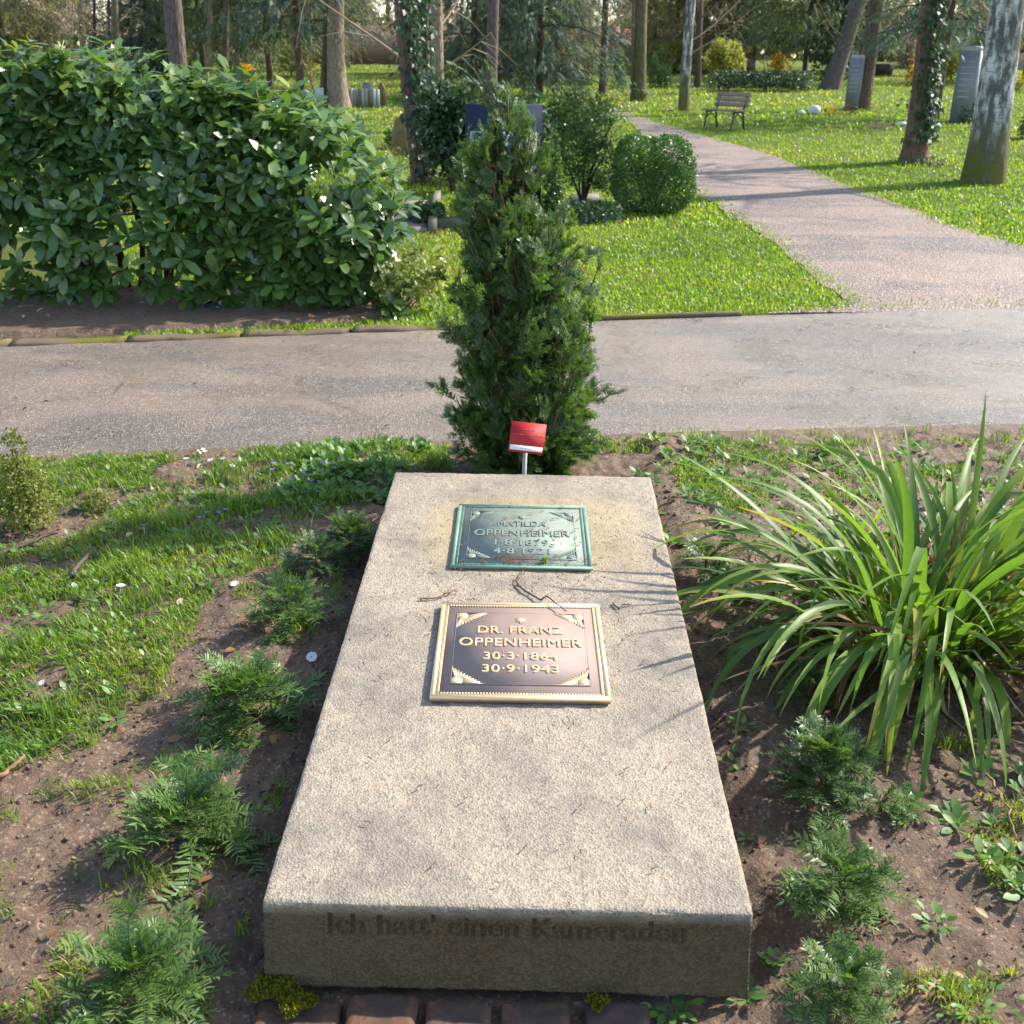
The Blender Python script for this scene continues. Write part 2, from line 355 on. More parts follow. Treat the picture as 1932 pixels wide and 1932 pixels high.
    t = NT('kerb stone'); p = t.pos(); f = t.noise(p, 7, 5, .65); c = t.mix(f, (.07, .05, .03), (.2, .15, .1))
    c = t.mix(t.ramp(t.noise(p, 2.6, 5, .7), [(.48, 0.), (.6, .9)]), c, (.13, .12, .014)); M['kerb'] = t.end(t.bsdf(c, .9, .2, 0, t.bump(f, .8, .01)))
    M['granite_grey'] = solid('blue grey granite', (.2, .215, .235), .42, .5, .25, 60, 0, .1)
    M['granite_light'] = solid('pale grey granite', (.42, .43, .44), .6, .4, .2, 60, 0, .1)
    M['granite_dark'] = solid('dark polished granite', (.028, .036, .06), .8, .15, .25, 50, 0, .0)
    M['granite_brown'] = solid('brown granite', (.07, .045, .04), .45, .5, .3, 40, 0, .1)
    M['panel_white'] = solid('pale marble', (.5, .56, .64), .5, .4, .08, 20, 0, .05)
    M['letter_dark'] = solid('dark letters', (.03, .03, .035), .5, .4, .1, 20, 0, 0)
    M['sandstone'] = solid('weathered sandstone', (.21, .155, .075), .9, .2, .45, 12, 0, .8)
    M['boulder'] = solid('pale boulder', (.52, .53, .54), .8, .3, .25, 12, 0, .6)
    t = NT('grave kerb'); p = t.co('Object'); f = t.noise(p, 9, 5); c = t.mix(f, (.12, .11, .095), (.25, .23, .2)); c = t.mix(t.ramp(t.noise(p, 3.5, 4), [(.47, 0.), (.6, .85)]), c, (.12, .13, .02))
    M['grave_kerb'] = t.end(t.bsdf(c, .85, .25, 0, t.bump(f, .5, .01)))
    t = NT('bench wood'); p = t.co('Object', (4, 40, 40)); f = t.noise(p, 1.5, 5); c = t.mix(f, (.19, .125, .095), (.36, .26, .2)); M['wood'] = t.end(t.bsdf(c, .7, .3, 0, t.bump(f, .4, .004)))
    M['iron'] = solid('dark cast iron', (.03, .045, .045), .5, .5, .2, 30, .3, .1)
    t = NT('brick wall'); co = t.co('Object'); sx = t.n('SeparateXYZ', Vector=co).outputs
    bt = t.n('TexBrick', Vector=t.n('CombineXYZ', X=sx['X'], Y=sx['Z']).outputs[0], Scale=4., Color1=(.36, .17, .12), Color2=(.48, .26, .19), Mortar=(.42, .34, .28)); bt.inputs['Mortar Size'].default_value = .02
    c = t.mix(t.noise(co, 1.2, 4), bt.outputs[0], (.3, .19, .15)); M['wall'] = t.end(t.bsdf(c, .9, .2, 0, t.bump(bt.outputs['Fac'], .3, .01)))
    M['roof'] = solid('dark roof felt', (.06, .055, .055), .8, .3, .2, 5)
    M['plaster'] = solid('pale plaster', (.45, .40, .33), .85, .2, .15, 5)
    M['stick'] = solid('dark wet stick', (.07, .048, .04), .6, .4, .4, 25, 0, .6)
    M['stick_tan'] = solid('peeled stick', (.27, .14, .075), .7, .3, .4, 25, 0, .6)
build_materials()

# ================================================================== THE SETTING
def W(poly, z=None): return [tuple(G(u, v) if z is None else Gz(u, v, z)) for u, v in poly]
ROAD_FAR = [(-700, 705), (-300, 680), (0, 655), (400, 639), (850, 622), (1140, 606), (1590, 591), (1932, 580), (2300, 568), (2900, 550)]
ROAD_NEAR = [(-700, 925), (-300, 895), (0, 870), (130, 860), (440, 846), (850, 835), (1100, 824), (1500, 812), (1932, 801), (2400, 788), (3000, 770)]
rf = A([Gz(u, v, 0)[:2] for u, v in ROAD_FAR]); rn = A([Gz(u, v, 0)[:2] for u, v in ROAD_NEAR])
def far_y(x): return np.interp(x, rf[:, 0], rf[:, 1])
def near_y(x): return np.interp(x, rn[:, 0], rn[:, 1])
# terrain step at the road is hidden under the road sheet
def terr(x, y):
    x = np.asarray(x, float); y = np.asarray(y, float)
    t = np.where(y < 17, .026 * np.clip(y - 13, 0, 4) ** 2 / 8, .026 * np.clip(y - 13, 0, 57) - .052)
    b = .022 * np.clip((y - far_y(x) + .02) / .06, 0, 1) - .012
    return np.where(y < far_y(x) - .3, -.03, b) + t

xs = np.concatenate([np.linspace(-160, -14, 30), np.linspace(-13, 18, 125), np.linspace(19, 160, 30)])
ys = np.concatenate([np.linspace(-12, 4, 18), np.arange(4.2, 13, .08), np.linspace(13.1, 30, 70), np.linspace(31, 260, 60)])
def sheet(name, X, Y, Z, mat, tint=None, smooth=True):
    a, b = X.shape; i = np.arange(a - 1)[:, None] * b; j = np.arange(b - 1)[None]
    Q = np.stack([i + j, i + j + b, i + j + b + 1, i + j + 1], -1).reshape(-1, 4)
    return mesh(name, np.stack([X, Y, Z], -1).reshape(-1, 3), Q, mat, tint, smooth)
X, Y = np.meshgrid(xs, ys, indexing='ij')
Z = terr(X.ravel(), Y.ravel()); Z = Z + .012 * fbm(n3(X.ravel() * .6, Y.ravel() * .6), 3, 5) * np.clip((Y.ravel() - far_y(X.ravel()) - .4) / 1.5, 0, 1)
tag(ob('ground', sheet('ground', X, Y, Z.reshape(X.shape), M['lawn'])), kind='structure')
# road
rx = np.linspace(rf[0, 0] + .1, rf[-1, 0] - .1, 140); s = np.linspace(0, 1, 40)
X = np.repeat(rx[:, None], 40, 1); jag = .02 * fbm(n3(rx * 4, rx * 0), 3, 3)
Y = (near_y(rx) - .03 + jag)[:, None] * (1 - s) + far_y(rx)[:, None] * s
Z = .004 + .012 * np.sin(np.pi * s)[None] + 0 * X
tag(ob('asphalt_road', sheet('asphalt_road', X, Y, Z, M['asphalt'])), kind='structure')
# gravel path leaving the road
PL = [(1440, 598), (1560, 585), (1592, 568), (1530, 515), (1440, 446), (1352, 393), (1305, 355), (1268, 318), (1228, 270), (1192, 236), (1172, 222), (1150, 212), (1120, 205)]
PR = [(2520, 572), (2350, 545), (2150, 515), (1932, 466), (1800, 427), (1700, 388), (1560, 336), (1450, 291), (1330, 258), (1240, 232), (1185, 213), (1160, 206), (1135, 202)]
pl = A([G(u, v)[:2] for u, v in PL]); pr = A([G(u, v)[:2] for u, v in PR])
k = np.linspace(0, 12, 170); s = np.linspace(0, 1, 26)
lx = A([np.interp(k, range(13), pl[:, i]) for i in (0, 1)]).T; rx_ = A([np.interp(k, range(13), pr[:, i]) for i in (0, 1)]).T
lx += (.11 * fbm(n3(lx[:, 0] * 3, lx[:, 1] * 3), 3, 8))[:, None]; rx_ += (.11 * fbm(n3(rx_[:, 0] * 3, rx_[:, 1] * 3), 3, 9))[:, None]
P_dummy = 0; lx[:4, 1] = np.maximum(lx[:4, 1], far_y(lx[:4, 0]) - .05)
P2 = lx[:, None] * (1 - s)[None, :, None] + rx_[:, None] * s[None, :, None]
Zp = terr(P2[..., 0].ravel(), P2[..., 1].ravel()).reshape(P2.shape[:2]) + .015 + .006 * fbm(n3(P2[..., 0].ravel() * 1.2, P2[..., 1].ravel() * 1.2), 3, 4).reshape(P2.shape[:2])
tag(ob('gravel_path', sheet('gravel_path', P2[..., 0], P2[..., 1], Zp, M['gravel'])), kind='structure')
PATH_POLY = [tuple(p) for p in lx[::6]] + [tuple(p) for p in rx_[::6][::-1]]
# bare earth under the laurel
LB = [(-500, 655), (0, 640), (400, 624), (640, 613), (760, 600), (790, 570), (700, 552), (640, 548), (560, 545), (200, 552), (-500, 560)]
lb = A([G(u, v)[:2] for u, v in LB])
gx, gy = np.meshgrid(np.linspace(-6, -.5, 130), np.linspace(6.2, 11, 110), indexing='ij')
fx = gx + .12 * fbm(n3(gx.ravel() * 2, gy.ravel() * 2), 3, 2).reshape(gx.shape)
ins = inpoly(fx.ravel(), gy.ravel(), lb).reshape(gx.shape)
Zb = terr(gx.ravel(), gy.ravel()).reshape(gx.shape) + np.where(ins, .045, -.05) + .02 * fbm(n3(gx.ravel() * 5, gy.ravel() * 5), 4, 6).reshape(gx.shape)
tag(ob('shrub_bed', sheet('shrub_bed', gx, gy, Zb, M['soil'])), kind='structure')

# ------------------------------------------------------------------ soil bed round the grave
SL_Z0, SL_Z1 = .19, .27
c_nl, c_nr, c_fl, c_fr = Gz(495, 1695, SL_Z0), Gz(1425, 1732, SL_Z0), Gz(745, 890, SL_Z1), Gz(1228, 899, SL_Z1)
SO = (c_nl + c_nr) / 2; SE = (c_fl + c_fr) / 2
ey = unit(SE - SO); ex = unit(np.cross(ey, [0, 0, 1.])); ez = np.cross(ex, ey)
SWID = (np.linalg.norm(c_nr - c_nl) + np.linalg.norm(c_fr - c_fl)) / 2; SLEN = float(np.linalg.norm(SE - SO)); STH = .19
SROT = Matrix((tuple(map(float, (ex[0], ey[0], ez[0]))), tuple(map(float, (ex[1], ey[1], ez[1]))), tuple(map(float, (ex[2], ey[2], ez[2])))))
SMW = Matrix.Translation(Vector(SO)) @ SROT.to_4x4()
def SP(u, v):
    """picture point on the slab's top -> slab coordinates"""
    d = ray(u, v); o = A([0, 0, EYE]) - SO; t = -np.dot(o, ez) / np.dot(d, ez); p = o + d * t; return np.dot(p, ex), np.dot(p, ey)
def slab_xy(x, y):
    q = np.stack([x - SO[0], y - SO[1]], -1); return q @ ex[:2], q @ ey[:2]

def soil_h(x, y):
    x = np.asarray(x, float); y = np.asarray(y, float); sh = x.shape; x = x.ravel(); y = y.ravel()
    p = n3(x, y); sx, sy = slab_xy(x, y)
    h = .012 + .035 * fbm(p * 1.6, 3, 11) + .022 * fbm(p * 9, 4, 12) + .016 * fbm(p * 21, 3, 14) + .014 * np.abs(fbm(p * 42, 3, 13))
    h += .055 * np.exp(-((x - 1.2) / .35) ** 2 - ((y - 1.75) / .5) ** 2) + .05 * np.clip((sy - .6) / 1.4, 0, 1) * np.exp(-(np.maximum(np.abs(sx) - .5, 0) / .6) ** 2)
    near = np.clip(1 - (np.abs(sx) - SWID / 2) / .12, 0, 1) * (sy > -.15); h -= .03 * near
    h = np.where((np.abs(sx) < .62) & (sy < .05) & (sy > -.5), h * .35 - .012, h)
    e = np.clip((near_y(x) - y) / .25, 0, 1); h = h * e + (1 - e) * .012
    return np.where(y > near_y(x) - .01, -.04, h).reshape(sh)
X, Y = np.meshgrid(np.linspace(-2.6, 2.9, 430), np.linspace(.6, 5.5, 380), indexing='ij')
tag(ob('soil_bed', sheet('soil_bed', X, Y, soil_h(X, Y), M['soil'])), kind='structure')
def S(u, v, dz=0.):
    """picture point on the soil"""
    p = Gz(u, v, .02)
    for _ in range(3): p = Gz(u, v, float(soil_h(A([p[0]]), A([p[1]]))[0]))
    return p + A([0, 0, dz])

# soil crumbs and pebbles
g = Geo(); n = 14000
px, py = rng.uniform(-2.1, 2.1, n), rng.uniform(.9, 4.3, n); sx, sy = slab_xy(px, py)
ok = ~((np.abs(sx) < SWID / 2) & (sy > 0) & (sy < SLEN)) & (py < near_y(px) - .1); px, py = px[ok], py[ok]; n = len(px)
oct_v = A([[1, 0, 0], [-1, 0, 0], [0, 1, 0], [0, -1, 0], [0, 0, .8], [0, 0, -.8]]); oct_f = A([[0, 2, 4], [2, 1, 4], [1, 3, 4], [3, 0, 4], [2, 0, 5], [1, 2, 5], [3, 1, 5], [0, 3, 5]])
sz = .003 + .007 * rng.random(n) ** 3; fr = frames(rdir(n), rdir(n))
V = scatter(oct_v, fr, np.stack([sz, sz * .8, sz * .7], -1), np.stack([px, py, soil_h(px, py) + sz * .3], -1))
tag(ob('soil_crumbs', mesh('soil_crumbs', V, rep(oct_f, n, 6), M['soil'])), kind='stuff')

# ------------------------------------------------------------------ mossy kerb stones on the far edge of the road
kerb = ob('kerb', None, None, tuple(map(float, Gz(400, 634, 0)))); tag(kerb, kind='structure')
kx = np.linspace(-5.2, Gz(860, 620, 0)[0], 8)
for i in range(7):
    a, b = A([kx[i] + .012, far_y(kx[i]) + .03, .02]), A([kx[i + 1] - .012, far_y(kx[i + 1]) + .03, .02])
    gg = Geo(); m = 14; t = np.linspace(0, 1, m)
    P = a[None] * (1 - t)[:, None] + b[None] * t[:, None]; P[:, 1] += .035 * fbm(n3(P[:, 0] * 5, t * 0), 3, 30 + i); P[:, 2] += .016 * fbm(n3(P[:, 0] * 5, t * 0), 3, 40 + i)
    pr_ = A([[-.045, -.06], [-.045, -.012], [-.03, .002], [.03, .010], [.05, .002], [.05, -.06]]); V = P[:, None] + n3(0 * pr_[:, 0], pr_[:, 0], pr_[:, 1])[None]
    ii = np.arange(m - 1)[:, None] * 6; j = np.arange(5)[None]
    gg.add(V.reshape(-1, 3), Q=np.concatenate([np.stack([ii + j, ii + j + 6, ii + j + 7, ii + j + 1], -1).reshape(-1, 4), [[0, 1, 2, 3], [0, 3, 4, 5], [(m - 1) * 6 + 3, (m - 1) * 6 + 2, (m - 1) * 6 + 1, (m - 1) * 6], [(m - 1) * 6 + 5, (m - 1) * 6 + 4, (m - 1) * 6 + 3, (m - 1) * 6]]]))
    ob('kerb_stone', gg.me('kerb_stone', M['kerb'], kerb.location), kerb)
# thin edging on the right
edge = Geo(); kx = np.linspace(Gz(1130, 607, 0)[0], Gz(1400, 598, 0)[0], 30)
edge.tube(n3(kx, far_y(kx) + .02, .018 + .006 * fbm(n3(kx * 9, kx * 0), 2, 3)), .022, 6); tag(ob('lawn_edging', edge.me('lawn_edging', M['kerb'])), kind='structure')

# ================================================================== THE GRAVE SLAB
def rough_block(w, l, h, step, seed, amp=.0025, rnd=.008, text=None):
    """box with its top at z=0, y from 0 to l, rounded and uneven; text: BVH of flat letters pressed into the front"""
    faces = []
    def grid(o, a, b, na, nb):
        s_, t_ = np.meshgrid(np.linspace(0, 1, na), np.linspace(0, 1, nb), indexing='ij')
        P = A(o)[None, None] + s_[..., None] * A(a) + t_[..., None] * A(b)
        i = np.arange(na - 1)[:, None] * nb; j = np.arange(nb - 1)[None]
        return P.reshape(-1, 3), np.stack([i + j, i + j + nb, i + j + nb + 1, i + j + 1], -1).reshape(-1, 4)
    nx, ny, nz = int(w / step), int(l / step), int(h / step); fs = .0022
    parts = [grid((-w / 2, 0, 0), (w, 0, 0), (0, l, 0), nx, ny), grid((-w / 2, 0, -h), (w, 0, 0), (0, 0, h), int(w / fs) if text else nx, int(h / fs) if text else nz),
             grid((w / 2, 0, -h), (0, l, 0), (0, 0, h), ny, nz), grid((-w / 2, l, -h), (0, -l, 0), (0, 0, h), ny, nz), grid((w / 2, l, -h), (-w, 0, 0), (0, 0, h), nx, nz)]
    Vs, Qs, n = [], [], 0
    for k, (P, Q) in enumerate(parts):
        dig = np.zeros(len(P))
        if k == 1 and text:
            cand = np.where((P[:, 2] > -.115) & (P[:, 2] < -.012))[0]
            for q in cand:
                if text.ray_cast(Vector((P[q, 0], P[q, 2], 1)), Vector((0, 0, -1)))[0] is not None: dig[q] = .007
        lo, hi = A([-w / 2 + rnd, rnd, -h + rnd]), A([w / 2 - rnd, l - rnd, -rnd]); c = np.clip(P, lo, hi); P = c + rnd * unit(P - c)
        N = unit(P - c); nn = fbm(P * 45, 3, seed) + .9 * fbm(P * 7, 3, seed + 5) - 2.6 * np.clip(fbm(P * 16, 3, seed + 8) - .12, 0, 1) * (np.sum(np.abs(P - c) > rnd * .3, 1) > 1)
        P = P + N * (nn * amp)[:, None]; P[:, 1] += dig
        if k in (1,): P[:, 1] -= .035 * np.clip(-P[:, 2] / h, 0, 1) ** 1.3      # the hewn front spreads a little to its foot
        P[:, 0] *= 1 + .012 * np.clip(-P[:, 2] / h, 0, 1) * (P[:, 1] < .1)
        Vs.append(P); Qs.append(Q + n); n += len(P)
    return np.concatenate(Vs), np.concatenate(Qs)

def text_mesh(body, size, extrude=0., sx=1., offset=0., bevel=0., align='CENTER', spacing=1.):
    c = bpy.data.curves.new('lettering', 'FONT'); c.body = body; c.size = size; c.extrude = extrude; c.offset = offset; c.bevel_depth = bevel; c.align_x = align; c.align_y = 'BOTTOM_BASELINE'; c.space_character = spacing; c.resolution_u = 4
    o = bpy.data.objects.new('lettering', c); COL.objects.link(o); dg = bpy.context.evaluated_depsgraph_get(); dg.update()
    me = bpy.data.meshes.new_from_object(o.evaluated_get(dg)); bpy.data.objects.remove(o); bpy.data.curves.remove(c)
    n = len(me.vertices); V = np.empty(n * 3, np.float32); me.vertices.foreach_get('co', V); V = V.reshape(-1, 3); V[:, 0] *= sx; me.vertices.foreach_set('co', V.ravel()); me.update()
    return me
def fit_text(body, width, height, extrude, offset=0., bevel=0.):
    """letters stretched to a given width and capital height"""
    me = text_mesh(body, height / .72, extrude, 1., offset, bevel, spacing=1.06); n = len(me.vertices); V = np.empty(n * 3, np.float32); me.vertices.foreach_get('co', V); V = V.reshape(-1, 3)
    V[:, 0] -= (V[:, 0].max() + V[:, 0].min()) / 2; V[:, 0] *= width / (V[:, 0].max() - V[:, 0].min()); me.vertices.foreach_set('co', V.ravel()); me.update(); return me

tm = text_mesh("Ich hatt' einen Kameraden", .062, 0, 1., .0014, spacing=1.02); V = A([v.co for v in tm.vertices]); xs0 = V[:, 0].min(), V[:, 0].max()
V[:, 0] = (V[:, 0] - sum(xs0) / 2) * (.70 / (xs0[1] - xs0[0])) + .0; V[:, 1] -= .068
bv = BVHTree.FromPolygons([tuple(v) for v in V], [tuple(p.vertices) for p in tm.polygons])
slab = thing('grave_slab', 'tilted beige stone slab with a green and a brown plaque on top, inscription on its front', 'grave slab', SO)
slab.rotation_euler = SROT.to_euler()
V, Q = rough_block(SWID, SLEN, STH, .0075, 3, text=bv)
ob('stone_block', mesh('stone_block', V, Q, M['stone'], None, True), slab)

def frame_ring(w, l, b, z0, z1):
    """a flat frame: outer w x l, band b, from z0 to z1"""
    gg = Geo(); gg.box((0, l / 2 - b / 2, (z0 + z1) / 2), (w, b, z1 - z0)).box((0, -l / 2 + b / 2, (z0 + z1) / 2), (w, b, z1 - z0))
    gg.box((-w / 2 + b / 2, 0, (z0 + z1) / 2), (b, l - 2 * b, z1 - z0)).box((w / 2 - b / 2, 0, (z0 + z1) / 2), (b, l - 2 * b, z1 - z0)); return gg
def extrude_poly(P, z0, z1):
    n = len(P); V = [[x, y, z0] for x, y in P] + [[x, y, z1] for x, y in P]; c = n * 2; V += [[np.mean([p[0] for p in P]), np.mean([p[1] for p in P]), z1]]
    Q = [[i, (i + 1) % n, n + (i + 1) % n, n + i] for i in range(n)]; T = [[n + i, n + (i + 1) % n, c] for i in range(n)]
    return A(V), A(T), A(Q)
def fan(sx, sy, cx, cy, z0, z1, fw, fl):
    """ornament in a corner: a disc and rays towards the cut edge"""
    gg = Geo(); r = .2 * fl; a = np.arange(14) / 14 * 2 * np.pi; o = A([cx + sx * .17 * fw, cy + sy * .19 * fl])
    for (P) in ([(o[0] + r * math.cos(t), o[1] + r * math.sin(t)) for t in a],): gg.add(*extrude_poly(P if True else P, z0, z1))
    for k in range(11):
        t = k / 10; e = A([cx + sx * fw * t, cy + sy * fl * (1 - t)]); d = e - o; L = np.linalg.norm(d); d /= L; q = A([-d[1], d[0]]); w0, w1 = r * .10, .021 * math.hypot(fw, fl)
        P = [o + d * r * 1.12 + q * w0, o + d * r * 1.12 - q * w0, o + d * L * .8 - q * w1 * .9, o + d * L * .97 - q * w1 * .55, o + d * L * .97 + q * w1 * .55, o + d * L * .8 + q * w1 * .9]
        if np.cross(P[1] - P[0], P[2] - P[1]) < 0: P = P[::-1]
        gg.add(*extrude_poly([tuple(p) for p in P], z0, z1))
    return gg

def plaque(name, label, uv, th, mats, lines, open_rim):
    q = A([SP(*c) for c in uv]); cx, cy_ = q.mean(0); wd = (abs(q[1, 0] - q[0, 0]) + abs(q[2, 0] - q[3, 0])) / 2; ln = (abs(q[0, 1] - q[3, 1]) + abs(q[1, 1] - q[2, 1])) / 2
    base, rim, text = mats
    p = ob(name, None, slab, (cx, cy_, .004)); p.empty_display_size = .05; tag(p, label)
    p.rotation_euler.z = float(math.atan2(q[1, 1] - q[0, 1], q[1, 0] - q[0, 0]))
    gg = Geo().box((0, 0, th / 2), (wd, ln, th)); ob('backing_plate', gg.me('backing_plate', base), p)
    gg = frame_ring(wd + .003, ln + .003, .0125, th * .5, th + .0025); gg2 = frame_ring(wd - .026, ln - .026, .004, th, th + .0018)
    for F in gg2.V: pass
    b = .0
    gg.add(np.concatenate(gg2.V), Q=np.concatenate(gg2.Q))
    # beading along the inside of the rim
    bw, bl = wd / 2 - .0185, ln / 2 - .0185
    for sx_, n_, ax in ((1, int(bl * 2 / .0075), 1), (-1, int(bl * 2 / .0075), 1), (1, int(bw * 2 / .0075), 0), (-1, int(bw * 2 / .0075), 0)):
        for t in np.linspace(-1, 1, n_):
            c = (sx_ * bw, t * bl) if ax else (t * bw, sx_ * bl); gg.box((c[0], c[1], th + .0015), (.0046, .0046, .003))
    ob('rim', gg.me('rim', rim), p)
    iw, il = wd * .79, ln * .75; hx, hy = iw / 2, il / 2; cxw, cyl = iw * .25, il * .23
    ob('inner_frame', frame_ring(iw + .003, il + .003, .0025, th, th + .0035).me('inner_frame', base), p)
    oct_ = [(-hx + cxw, -hy), (hx - cxw, -hy), (hx, -hy + cyl), (hx, hy - cyl), (hx - cxw, hy), (-hx + cxw, hy), (-hx, hy - cyl), (-hx, -hy + cyl)]
    gg = Geo(); gg.add(*extrude_poly(oct_, th * .6, th + .0035)); ob('raised_panel', gg.me('raised_panel', base), p)
    for sx_ in (-1, 1):
        for sy_ in (-1, 1):
            ob('corner_ornament', fan(-sx_, -sy_, sx_ * hx, sy_ * hy, th * .6, th + .003, cxw * .96, cyl * .96).me('corner_ornament', text), p)
    for body, w_, h_, fy in lines:
        if body == '*':
            P = []
            for k in range(12): r = il * (.045 if k % 2 == 0 else .022); P.append((r * math.sin(k * math.pi / 6), fy * il + r * math.cos(k * math.pi / 6)))
            gg = Geo(); gg.add(*extrude_poly(P[::-1], th + .003, th + .006)); ob('star', gg.me('star', text), p); continue
        me = fit_text(body, w_ * iw, h_ * il, .002, -.0004, .0004); me.materials.append(text)
        ob('lettering', me, p, (0, fy * il, th + (.004 if open_rim else .0045)))
    return p
plaque('green_plaque', 'weathered green metal plaque with raised octagon and corroded letters', [(866, 957), (1107, 961), (1114, 1077), (850, 1077)], .006, (M['verdigris'], M['verdigris_pale'], M['verdigris']),
       [('*', 0, 0, .36), ('MATILDA', .46, .12, .16), ('OPPENHEIMER', .90, .13, -.05), ('1·8·1879', .50, .12, -.245), ('4·8·1921', .52, .12, -.42)], True)
plaque('brown_plaque', 'brown bronze plaque with polished pale gold rim, letters and corner fans', [(834, 1147), (1127, 1151), (1153, 1331), (813, 1327)], .013, (M['bronze'], M['brass'], M['brass']),
       [('*', 0, 0, .385), ('DR. FRANZ', .66, .105, .185), ('OPPENHEIMER', .93, .115, -.0), ('30·3·1864', .55, .10, -.185), ('30·9·1943', .56, .10, -.355)], False)

# needles and bits lying on the slab
def SW(x, y, z=0.): return A(SMW @ Vector((float(x), float(y), float(z))))
n = 620; lx0 = rng.normal(0.06, .2, n); ly0 = SLEN * (.30 + .6 * rng.beta(2.2, 1.6, n)); sel = rng.random(n) < .3; lx0[sel] = rng.uniform(-.43, .43, sel.sum()); ly0[sel] = rng.uniform(.05, SLEN - .05, sel.sum()); lx0 = np.clip(lx0, -.45, .45)
gp, gr = SP(985, 1066), SP(985, 1010); k = rng.random(n) < .16; lx0[k] = rng.normal(gp[0] - .02, .09, k.sum()); ly0[k] = gp[1] + rng.normal(0, .012, k.sum())
P = A([SW(a, b, .010 if abs(b - gr[1]) > .25 else .018) for a, b in zip(lx0, ly0)]); th = rng.uniform(0, 6.3, n); d = np.stack([np.cos(th), np.sin(th), rng.normal(0, .08, n)], -1)
nd = A([[-.09, 0, 0], [.09, 0, 0], [.08, .5, .06], [0, 1, 0], [-.08, .5, .06]]); sz = rng.uniform(.009, .024, n)
V = scatter(nd, frames(d, A([[0, 0, 1.]] * n)), sz, P)
tag(ob('needle_litter', mesh('needle_litter', V, [rep([[0, 1, 2, 4]], n, 5), rep([[4, 2, 3]], n, 5)], M['dead'], np.repeat(rng.random(n) * .55, 5))), kind='stuff')
def wob(P, amp, seed):
    P = A(P); t = np.linspace(0, 1, len(P)); q = np.linspace(0, 1, len(P) * 5); B = A([np.interp(q, t, P[:, i]) for i in range(3)]).T
    return B + amp * np.stack([fbm(n3(q * 9 + seed, q * 0), 3, 3), fbm(n3(q * 9 + seed, q * 0), 3, 4), .4 * np.abs(fbm(n3(q * 9 + seed, q * 0), 3, 5))], -1)
def twig(name, label, pts, r, mat, side=()):
    pts = wob(pts, min(.011, r * 3.4), r * 1e4 + pts[0][0] * 9); side = [wob(q, min(.01, r * 3), q[0][0] * 50) for q in side]
    g_ = Geo(); g_.tube(pts, np.linspace(r, r * .5, len(pts)), 6)
    for s_ in side: g_.tube(s_, np.linspace(r * .6, r * .3, len(s_)), 5)
    c = np.mean(pts, 0); return tag(ob(name, g_.me(name, mat, c, True), None, tuple(map(float, c))), label, 'twig' if r < .006 else 'stick')
def on_slab(uv, z=.006): return A([SW(*SP(u, v), z) for u, v in uv])
twig('twig', 'thin forked reddish twig lying on the slab left of the gap between plaques', on_slab([(793, 1133), (815, 1131), (838, 1128), (862, 1113)]), .0035, M['stick_tan'], [on_slab([(838, 1128), (850, 1118), (856, 1108)], .012), on_slab([(846, 1124), (868, 1118)], .01)])
twig('twig', 'long crooked brown twig reaching over the top edge of the brown plaque', np.concatenate([on_slab([(972, 1103), (995, 1120), (1020, 1136)], .008), on_slab([(1032, 1140), (1050, 1158), (1068, 1172)], .03)]), .0032, M['stick'], [on_slab([(972, 1103), (980, 1090), (990, 1078)], .012), on_slab([(1020, 1136), (1036, 1126)], .01)])
twig('twig', 'short dark twig on the slab right of the brown plaque', on_slab([(1158, 1140), (1166, 1150), (1176, 1146), (1186, 1144)], .006), .003, M['stick'])
g_ = Geo(); c = on_slab([(1027, 1068)], .022)[0]; g_.add(oct_v * .009 + c, T=oct_f); n = 60; V = scatter(DIAMOND[0] * .012, frames(rdir(n), rdir(n)), np.ones(n), np.repeat(c[None], n, 0) + rdir(n) * .006); g_.add(V, Q=rep(DIAMOND[1], n, 4), tint=.9)
tag(ob('moss_tuft', g_.me('moss_tuft', M['weed'], c), None, tuple(map(float, c))), 'tiny tuft of yellow green moss on the lower edge of the green plaque', 'moss')

# ------------------------------------------------------------------ red sign behind the slab
sb = SW(SP(986, 893)[0], SLEN + .10, 0); sb[2] = .05
sign = thing('info_sign', 'small red sign with a white strip on a grey post behind the slab', 'sign', sb)
k = ppm(At(992, 826, sb[1])); pw, ph_ = 66 / k, 54 / k; top = At(991, 846, sb[1])
gg = Geo(); P0 = sb + A([0, 0, -.1]); gg.tube(A([P0, top + A([0, .006, -.006])]), .0085, 10); ob('post', gg.me('post', M['grey_post'], sb, True), sign)
pan = ob('sign_panel', None, sign); pc = At(995, 826, sb[1]) - sb; pan.location = tuple(map(float, pc)); pan.rotation_euler = (rad(-32 + 90), rad(4.5), rad(-5)); pan.empty_display_size = .05
gg = Geo().box((0, 0, 0), (pw, ph_ * 1.08, .005)); ob('plate', gg.me('plate', M['red']), pan)
gg = Geo().box((0, -ph_ * .39, .003), (pw * .93, ph_ * .17, .0015)); ob('white_strip', gg.me('white_strip', M['white']), pan)
gg = Geo()
for yy, x0, x1, hh in ((.27, -.16, .2, .03), (.08, -.40, .42, .026)):
    x = x0
    while x < x1: wl = rng.uniform(.018, .05); gg.box((pw * (x + wl / 2), ph_ * (yy + rng.uniform(-.006, .006)), .0029), (pw * wl, ph_ * hh * rng.uniform(.8, 1.5), .0006)); x += wl + .012
ob('print', gg.me('print', M['red_ink']), pan)
gg = Geo(); x = -.36
while x < .12: wl = rng.uniform(.02, .05); gg.box((pw * (x + wl / 2), -ph_ * .385, .0041), (pw * wl, ph_ * .035, .0004)); x += wl + .015
ob('strip_print', gg.me('strip_print', M['grey_ink']), pan)

